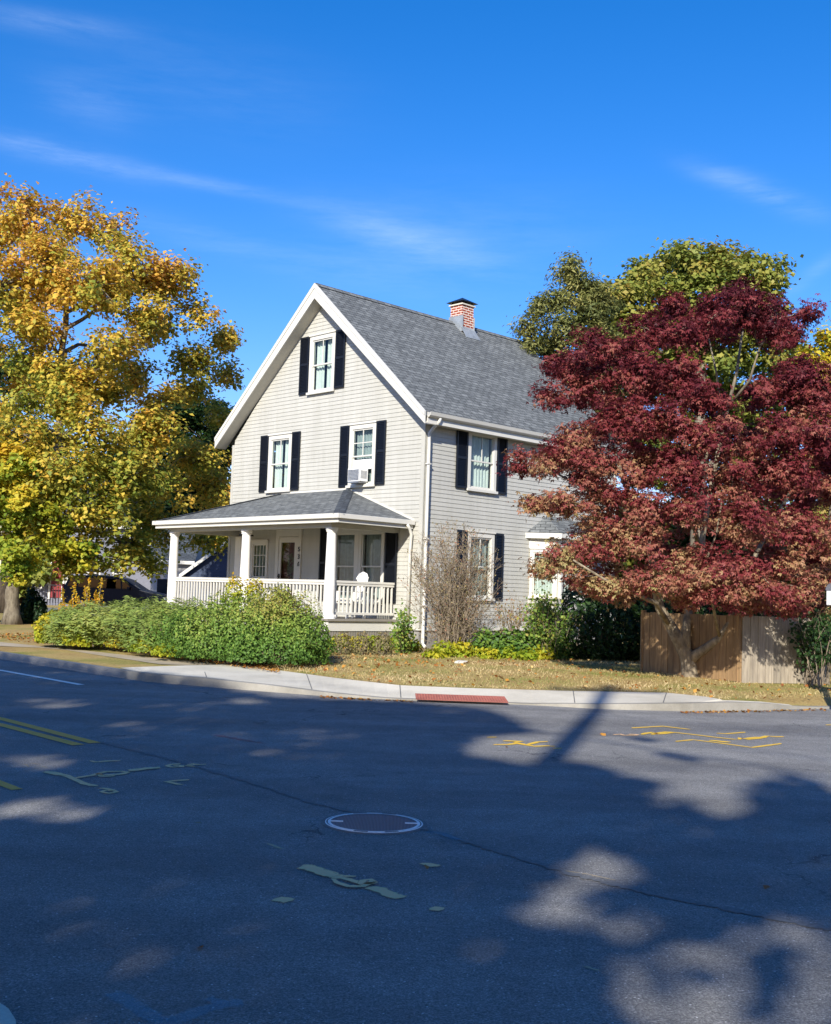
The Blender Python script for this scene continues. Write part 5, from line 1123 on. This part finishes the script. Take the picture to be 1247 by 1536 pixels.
# ================================================================ BACKGROUND BUILDINGS, VAN
def simple_window(T, a0, a1, z0, z1, parent, o_=.03):
    m_ = MB(T); c = .09; m_.box(a0, a0 + c, 0, o_, z0, z1); m_.box(a1 - c, a1, 0, o_, z0, z1); m_.box(a0 + c, a1 - c, 0, o_, z0, z0 + c); m_.box(a0 + c, a1 - c, 0, o_, z1 - c, z1); m_.box(a0 + c, a1 - c, 0, o_ - .005, (z0 + z1) / 2 - .03, (z0 + z1) / 2 + .03)
    w_ = m_.build('window', 'white_trim', parent)
    MB(T).box(a0 + c, a1 - c, .002, .012, z0 + c, z1 - c).build('pane', 'room_dark', w_)
Z = 56
def bl_house(x0, x1, Z, zw, zr_, depth, wallm, roofm, label, gable_front=False, rz=0.):
    a = AT(x0, 880, Z); b = AT(x1, 880, Z); w_ = b[0] - a[0]; o = empty('neighbour_house', (a[0], a[1], .2), rz, label=label, cat='house')
    T = lambda a_, o_, z: (a_, -o_, z)
    mb = MB(); mb.box(0, w_, 0, depth, 0, zw); wall = mb.build('wall', wallm, o)
    if gable_front:
        MB().prism([(0, 0, zw), (w_, 0, zw), (w_ / 2, 0, zr_)], (0, depth, 0)).build('gable_wall', wallm, o)
        for s in (0, 1):
            y0_, y1_ = (-.35, w_ / 2) if s == 0 else (w_ + .35, w_ / 2); sl2 = (zr_ - zw) / (w_ / 2); ze_ = zw - .35 * sl2
            MB().prism([(y0_, -.3, ze_ + .04), (y1_, -.3, zr_ + .04), (y1_, -.3, zr_ + .2), (y0_, -.3, ze_ + .2)], (0, depth + .6, 0)).build('roof', roofm, o)
            MB().prism([(y0_, -.33, ze_ + .0), (y1_, -.33, zr_ + .0), (y1_, -.33, zr_ + .21), (y0_, -.33, ze_ + .21)], (0, .03, 0)).build('rake_board', 'white_trim', o)
    else:
        MB().prism([(-.3, -.35, zw - .05), (-.3, depth / 2, zr_), (-.3, depth + .35, zw - .05), (-.3, depth / 2, zr_ - .2)], (w_ + .6, 0, 0)).build('roof', roofm, o)
        MB().prism([(0, .05, zw), (0, depth - .05, zw), (0, depth / 2, zr_ - .25)], (w_, 0, 0)).build('gable_wall', wallm, o)
        MB().box(-.3, w_ + .3, -.37, -.34, zw - .18, zw + .0).build('fascia', 'white_trim', o)
    return o, T, w_
o, T, w_ = bl_house(48, 232, 66, 4.8, 7.8, 7, 'grey_shingle', 'dark_shingle', 'pale grey shingled house with a red front door behind the van')
dd = lambda px: (px - 48) / (232 - 48) * w_
MB(T).box(dd(77), dd(93), 0, .05, .5, 2.75).build('door', 'red_door_paint', o)
MB(T).box(dd(73), dd(77), 0, .07, .4, 2.9).build('door_frame', 'white_trim', o); MB(T).box(dd(93), dd(97), 0, .07, .4, 2.9).build('door_frame', 'white_trim', o)
MB(T).box(dd(99), dd(105), .0, .12, .2, 2.9).build('porch_post', 'white_trim', o)
simple_window(T, dd(52), dd(64), 1., 2.7, o); simple_window(T, dd(128), dd(150), 1.2, 2.8, o); simple_window(T, dd(168), dd(182), 1.2, 2.8, o); simple_window(T, dd(40 + 10), dd(64), 3.1, 4.3, o)
mb = MB(T)
for i in range(10): mb.box(dd(56) + i * .16, dd(56) + i * .16 + .03, .6, .63, .2, 1.2)
mb.box(dd(56) - .05, dd(56) + 1.6, .59, .64, 1.2, 1.25); mb.build('stoop_railing', 'dark_metal', o)
o, T, w_ = bl_house(-90, 14, 66, 4.2, 6.9, 8, 'cream_siding', 'dark_shingle', 'cream gabled house cut by the left edge', True); simple_window(T, 2.2, 3.2, 1, 2.6, o)
# white garage wing with blue gabled building behind the porch
o, T, w_ = bl_house(226, 284, 61, 2.75, 5.2, 6, 'garage_white', 'dark_shingle', 'low white garage wing with dark opening seen beside the porch column')
MB(T).box(.35, 1.15, 0, .02, 0, 1.75).build('shaded_opening', 'room_dark', o)  # flat dark panel painted as the shade inside the open garage
a = AT(279, 866, 59.5)
o = empty('blue_garage', (a[0], a[1], .2), label='dark blue sided gable building with white rake seen through the porch', cat='garage')
mb = MB(); mb.box(0, 6, 0, 6, 0, 2.05); mb.build('wall', 'blue_siding', o); MB().prism([(0, 0, 2.05), (6, 0, 2.05), (3, 0, 4.35)], (0, 6, 0)).build('gable_wall', 'blue_siding', o)
for s in (0, 1):
    e0, e1 = ((-.3, 1.84), (3, 4.38)) if s == 0 else ((6.3, 1.84), (3, 4.38))
    MB().prism([(e0[0], -.3, e0[1]), (e1[0], -.3, e1[1]), (e1[0], -.3, e1[1] + .14), (e0[0], -.3, e0[1] + .14)], (0, 6.6, 0)).build('roof', 'dark_shingle', o)
    MB().prism([(e0[0], -.34, e0[1] - .05), (e1[0], -.34, e1[1] - .05), (e1[0], -.34, e1[1] + .16), (e0[0], -.34, e0[1] + .16)], (0, .035, 0)).build('rake_board', 'white_trim', o)
mb = MB()
for i in range(26): mb.quad((.02 + max(0, (i * .16 - 2.05)) * 1.3, -.002 - .0, .1 + i * .16), (5.98 - max(0, (i * .16 - 2.05)) * 1.3, -.002, .1 + i * .16), (5.98 - max(0, (i * .16 - 2.05)) * 1.3, -.02, .1 + i * .16), (.02 + max(0, (i * .16 - 2.05)) * 1.3, -.02, .1 + i * .16))
mb.build('lap_lines', 'blue_siding', o, recalc=False)
# minivan
Zv = 55; va = AT(256, 890, Zv)
van = empty('minivan', (va[0], va[1], .22), PI, label='dark navy minivan parked behind the juniper, nose to the right', cat='minivan')
# profile in (x back, z) : x=0 nose
sp_ = [(0, .42), (.02, .72), (.2, .92), (1.05, 1.08), (1.25, 1.14), (2.0, 1.62), (2.4, 1.73), (3.2, 1.78), (4.3, 1.74), (4.72, 1.6), (4.95, 1.1), (5.0, .75), (4.96, .4), (4.4, .3), (.5, .3)]
XV = lambda x: x
def loft(mbx, prof, ys):
    n_ = len(prof); vs = []
    for (y, ins, zs_) in ys:
        for (x, z) in prof:
            cx, cz = 2.5, .9; k = 1 - ins * (1 if z > 1.0 else .35); vs.append((cx + (x - cx) * (1 - ins * .35), y, z if z < 1.05 else 1.05 + (z - 1.05) * (1 - zs_)))
    fs = []
    for j in range(len(ys) - 1):
        for i in range(n_): fs.append((j * n_ + i, j * n_ + (i + 1) % n_, (j + 1) * n_ + (i + 1) % n_, (j + 1) * n_ + i))
    fs += [tuple(range(n_)), tuple(range((len(ys) - 1) * n_, len(ys) * n_))[::-1]]; mbx.add(vs, fs)
mb = MB(); loft(mb, sp_, [(-.97, .12, .12), (-.93, .03, .04), (-.6, 0, 0), (.6, 0, 0), (.93, .03, .04), (.97, .12, .12)]); body = mb.build('body', 'van_paint', van, bevel=.03)
for s in (-1, 1):
    y = s * .973
    for pts in ([(1.62, 1.14), (2.1, 1.14), (2.1, 1.55), (2.06, 1.55)], [(2.16, 1.14), (3.15, 1.14), (3.15, 1.63), (2.2, 1.58)], [(3.22, 1.14), (4.2, 1.16), (4.2, 1.6), (3.22, 1.63)], [(4.27, 1.17), (4.72, 1.2), (4.6, 1.5), (4.27, 1.58)]):
        MB().prism([(x, y, z) for x, z in pts], (0, s * .012, 0)).build('side_window', 'car_glass', van)
    MB().box(1.7, 1.85, s * .98, s * 1.12, 1.1, 1.24).build('wing_mirror', 'van_paint', van, bevel=.02)
MB().add([(1.3, -.8, 1.17), (1.3, .8, 1.17), (1.99, .68, 1.6), (1.99, -.68, 1.6)], [(0, 1, 2, 3)]).build('windscreen', 'car_glass', van, recalc=False)
for x in (.95, 4.0):
    for s in (-1, 1):
        mb = MB(lambda a, b, c, x=x, s=s: (x + a, s * .86 + c * s, .33 + b)); mb.lathe([(.2, -.1), (.33, -.1), (.34, 0), (.33, .11), (.22, .12)], k=24); wh = mb.build('wheel', 'tyre', van)
        mb = MB(lambda a, b, c, x=x, s=s: (x + a, s * .86 + c * s, .33 + b)); mb.lathe([(.21, .1), (.2, .125), (.06, .13)], k=18); mb.build('rim', 'grey_metal', wh)
for s in (-1, 1):
    MB().box(.03, .2, s * .85 - .12, s * .85 + .1, .66, .8).build('headlight', 'plastic_white', van, bevel=.02); MB().box(4.9, 4.99, s * .85 - .08, s * .85 + .08, .9, 1.3).build('tail_light', 'red_door_paint', van, bevel=.02)
van.rotation_euler = (0, 0, PI)
pts = [G(x, 925, .25) for x in (40, 230)]
mb = MB(); mb.quad(*[(x, y, .262) for x, y in ((-24, 46), (-9, 46), (-9, 58.5), (-24, 58.5))]); mb.build('driveway', 'asphalt', recalc=False, kind='structure')
# ================================================================ UTILITY POLE, WIRES AND THE STREET TREES THAT SHADE THE ROAD
def back_up(g, h): return np.array([g[0], g[1], 0]) - LD * (h / LD[2]) * -1 * -1 if False else np.array([g[0] - LD[0] / -LD[2] * h, g[1] - LD[1] / -LD[2] * h, h])
g1 = G(857, 1107); g2 = G(894, 1052); dsh = (g2 - g1)[:2]; dsh /= np.linalg.norm(dsh)
pb = np.array([g1[0] - TH[0] * 15.2, g1[1] - TH[1] * 15.2, 0.]); Hp = (np.linalg.norm(G(893, 1040)[:2] - pb[:2])) * math.tan(SUN_EL)
pole = empty('utility_pole', pb, label='tall round timber utility pole standing beside the camera', cat='utility pole')
mb = MB(); mb.lathe([(.17, -.1), (.165, 1), (.15, Hp * .5), (.125, Hp)], k=18); mb.build('shaft', 'utility_wood', pole)
mb = MB(); mb.box(-.9, .9, -.06, .06, Hp - .5, Hp - .38); mb.build('crossarm', 'utility_wood', pole)
for x in (-.8, -.3, .3, .8): MB().lathe([(.03, Hp - .38), (.05, Hp - .3), (.03, Hp - .22)], (x, 0), 10).build('insulator', 'grey_metal', pole)
wires = [((720, 1083), (1247, 1166), 8.2, .022, 'thick lower cable running right from the utility pole'), ((720, 1078), (1247, 1140), 8.8, .012, 'thin second cable above the thick cable'), ((740, 1058), (1247, 1105), 10.2, .009, 'thin upper wire running right from the pole top'), ((900, 1100), (1247, 1090), 9.6, .009, 'thin wire branching off towards the house side')]
for (a, b, h, r, lab) in wires:
    A0 = back_up(G(*a), h); B0 = back_up(G(*b), h); d = B0 - A0; Aq = A0 - d * .8; Bq = B0 + d * 1.5
    pts = [Aq * (1 - t) + Bq * t + np.array([0, 0, -.0]) for t in np.linspace(0, 1, 9)]; c = pts[0].copy()
    MB().tube([q - c for q in pts], r, 6).build('overhead_cable', 'cable', label=lab, cat='cable').location = tuple(c)
for (a, b, lab) in (((745, 1094), (792, 1099), 'splice case on the cable left of the pole'), ((945, 1106), (985, 1112), 'splice case on the cable just right of the pole'), ((985, 1130), (1052, 1142), 'long splice case farther right on the cable')):
    A0 = back_up(G(*a), 8.15); B0 = back_up(G(*b), 8.15); c = A0.copy()
    pts = [A0, A0 * .9 + B0 * .1, A0 * .1 + B0 * .9, B0]; MB().tube([q - c for q in pts], [.03, .09, .09, .03], 10).build('splice_case', 'cable', label=lab, cat='cable fitting').location = tuple(c)
LIT = [(-600, 860), (-500, 905), (-300, 950), (-100, 976), (0, 986), (100, 1001), (190, 1015), (330, 1030), (420, 1047), (600, 1053), (690, 1060), (742, 1064), (800, 1098), (715, 1104), (688, 1126), (740, 1142), (800, 1150), (840, 1143), (890, 1147), (943, 1168), (979, 1172), (990, 1193), (1033, 1200), (1044, 1218), (1072, 1229), (1115, 1226), (1133, 1215), (1115, 1186), (1122, 1175), (1176, 1161), (1230, 1172), (1247, 1193), (1500, 1260), (1500, 860)]
SPOT = [((895, 1308), (60, 38), 0, .95), ((840, 1360), (68, 48), 0, .8), ((1040, 1475), (130, 100), 0, .68), ((985, 1400), (90, 40), 0, .5), ((1030, 1520), (60, 60), 0, .8), ((1235, 1500), (70, 60), 0, .9), ((1170, 1412), (130, 44), 0, .5), ((1120, 1550), (140, 40), 0, .5), ((75, 1055), (60, 8), 0, .35), ((360, 1053), (50, 6), 0, .35), ((40, 1143), (70, 14), 0, .3), ((60, 1217), (115, 22), 0, .6), ((165, 1425), (120, 42), -.35, .12), ((120, 1500), (90, 40), 0, .08), ((430, 1115), (130, 30), 0, .15), ((1100, 1185), (200, 22), .1, .2), ((1000, 1250), (80, 24), 0, .15), ((1200, 1300), (60, 20), 0, .15), ((520, 1180), (160, 26), 0, .1), ((240, 1090), (150, 20), 0, .12)]
LITP = np.array(LIT, float)
def lit_prob(P):
    """chance that a leaf at P is missing, from where its shadow falls on the road"""
    g = P + LD[None] * (P[:, 2] / -LD[2])[:, None]; px, py, zz_ = PROJ(g)
    inside = np.zeros(len(P), bool); j = len(LITP) - 1
    for i in range(len(LITP)):
        xi, yi = LITP[i]; xj, yj = LITP[j]
        c = ((yi > py) != (yj > py)) & (px < (xj - xi) * (py - yi) / (yj - yi + 1e-9) + xi); inside ^= c; j = i
    far = (zz_ > 0) & (py < np.interp(px, [-600, 0, 1247, 1500], [860, 975, 1050, 1050]))
    tb = .01 + .03 * np.clip(.5 + .5 * np.sin(g[:, 0] * 1.1 + 1.7 * np.sin(g[:, 1] * .6)) * np.sin(g[:, 1] * .9 + .8 * g[:, 0]), 0, 1) ** 2.5
    pr_ = np.where(inside | far, 1., np.clip(1 + np.log(tb) / 6, 0, 1))
    for (c, r, a, k) in SPOT:
        dx, dy = px - c[0], py - c[1]; u_ = (dx * math.cos(a) - dy * math.sin(a)) / r[0]; v_ = (dx * math.sin(a) + dy * math.cos(a)) / r[1]
        q = np.sqrt(u_ * u_ + v_ * v_); kk = 1 + math.log(k) / 6; pr_ = np.maximum(pr_, kk * np.clip((1.2 - q) / .4, 0, 1))
    pr_[zz_ < 1] = 0
    return pr_
for i, (x, y, zc, rx, rz, lab) in enumerate(((-13, 2, 8.8, 4.6, 5.2, 'broad green street tree left of the camera'), (-8.6, -5, 8.6, 4.6, 5.4, 'broad green street tree behind the camera on the left'), (-3.6, -6.5, 8.8, 4.6, 5.6, 'broad green street tree directly behind the camera'), (1.8, -9, 8.4, 4.6, 5.2, 'broad green street tree behind the camera on the right'), (7.5, -10, 8.2, 4.8, 5.2, 'broad green street tree farthest right behind the camera'))):
    n = 21000; d = rdir(n) * (rng.random(n) ** .4)[:, None]; P = np.array([x, y, zc]) + d * [rx, rx, rz]; P = P[P[:, 2] > 3.6]
    # clumping, then gaps where the sun comes through
    keep = rng.random(len(P)) >= lit_prob(P); P = P[keep]; n = len(P)
    o = empty('street_tree', (x, y, 0), label=lab, cat='tree', group='street trees behind the camera')
    mb = MB(); bls = [(x + rx * .55 * math.cos(a) - x, rx * .55 * math.sin(a), zc + dz, 1) for a, dz in zip(np.linspace(0, 5.2, 6), (1, -1, 2, 0, 3, 1))]
    skeleton(mb, (0, 0, 0), [(0.05, .05, 3), (0, .1, 6)], [(b[0], b[1], b[2], .5) for b in bls], .22); mb.build('trunk', 'bark_grey', o, smooth=True)
    leaves('crown', P - np.array([x, y, 0]), rng.normal(size=(n, 3)) * .4 + unit(-LD + np.array([0, 0, .4])), rng.uniform(.16, .3, n), rng.random(n), 'leaf_cast', o, asp=.85)
S.render.engine = 'CYCLES'
S.cycles.max_bounces = 6; S.cycles.transparent_max_bounces = 8
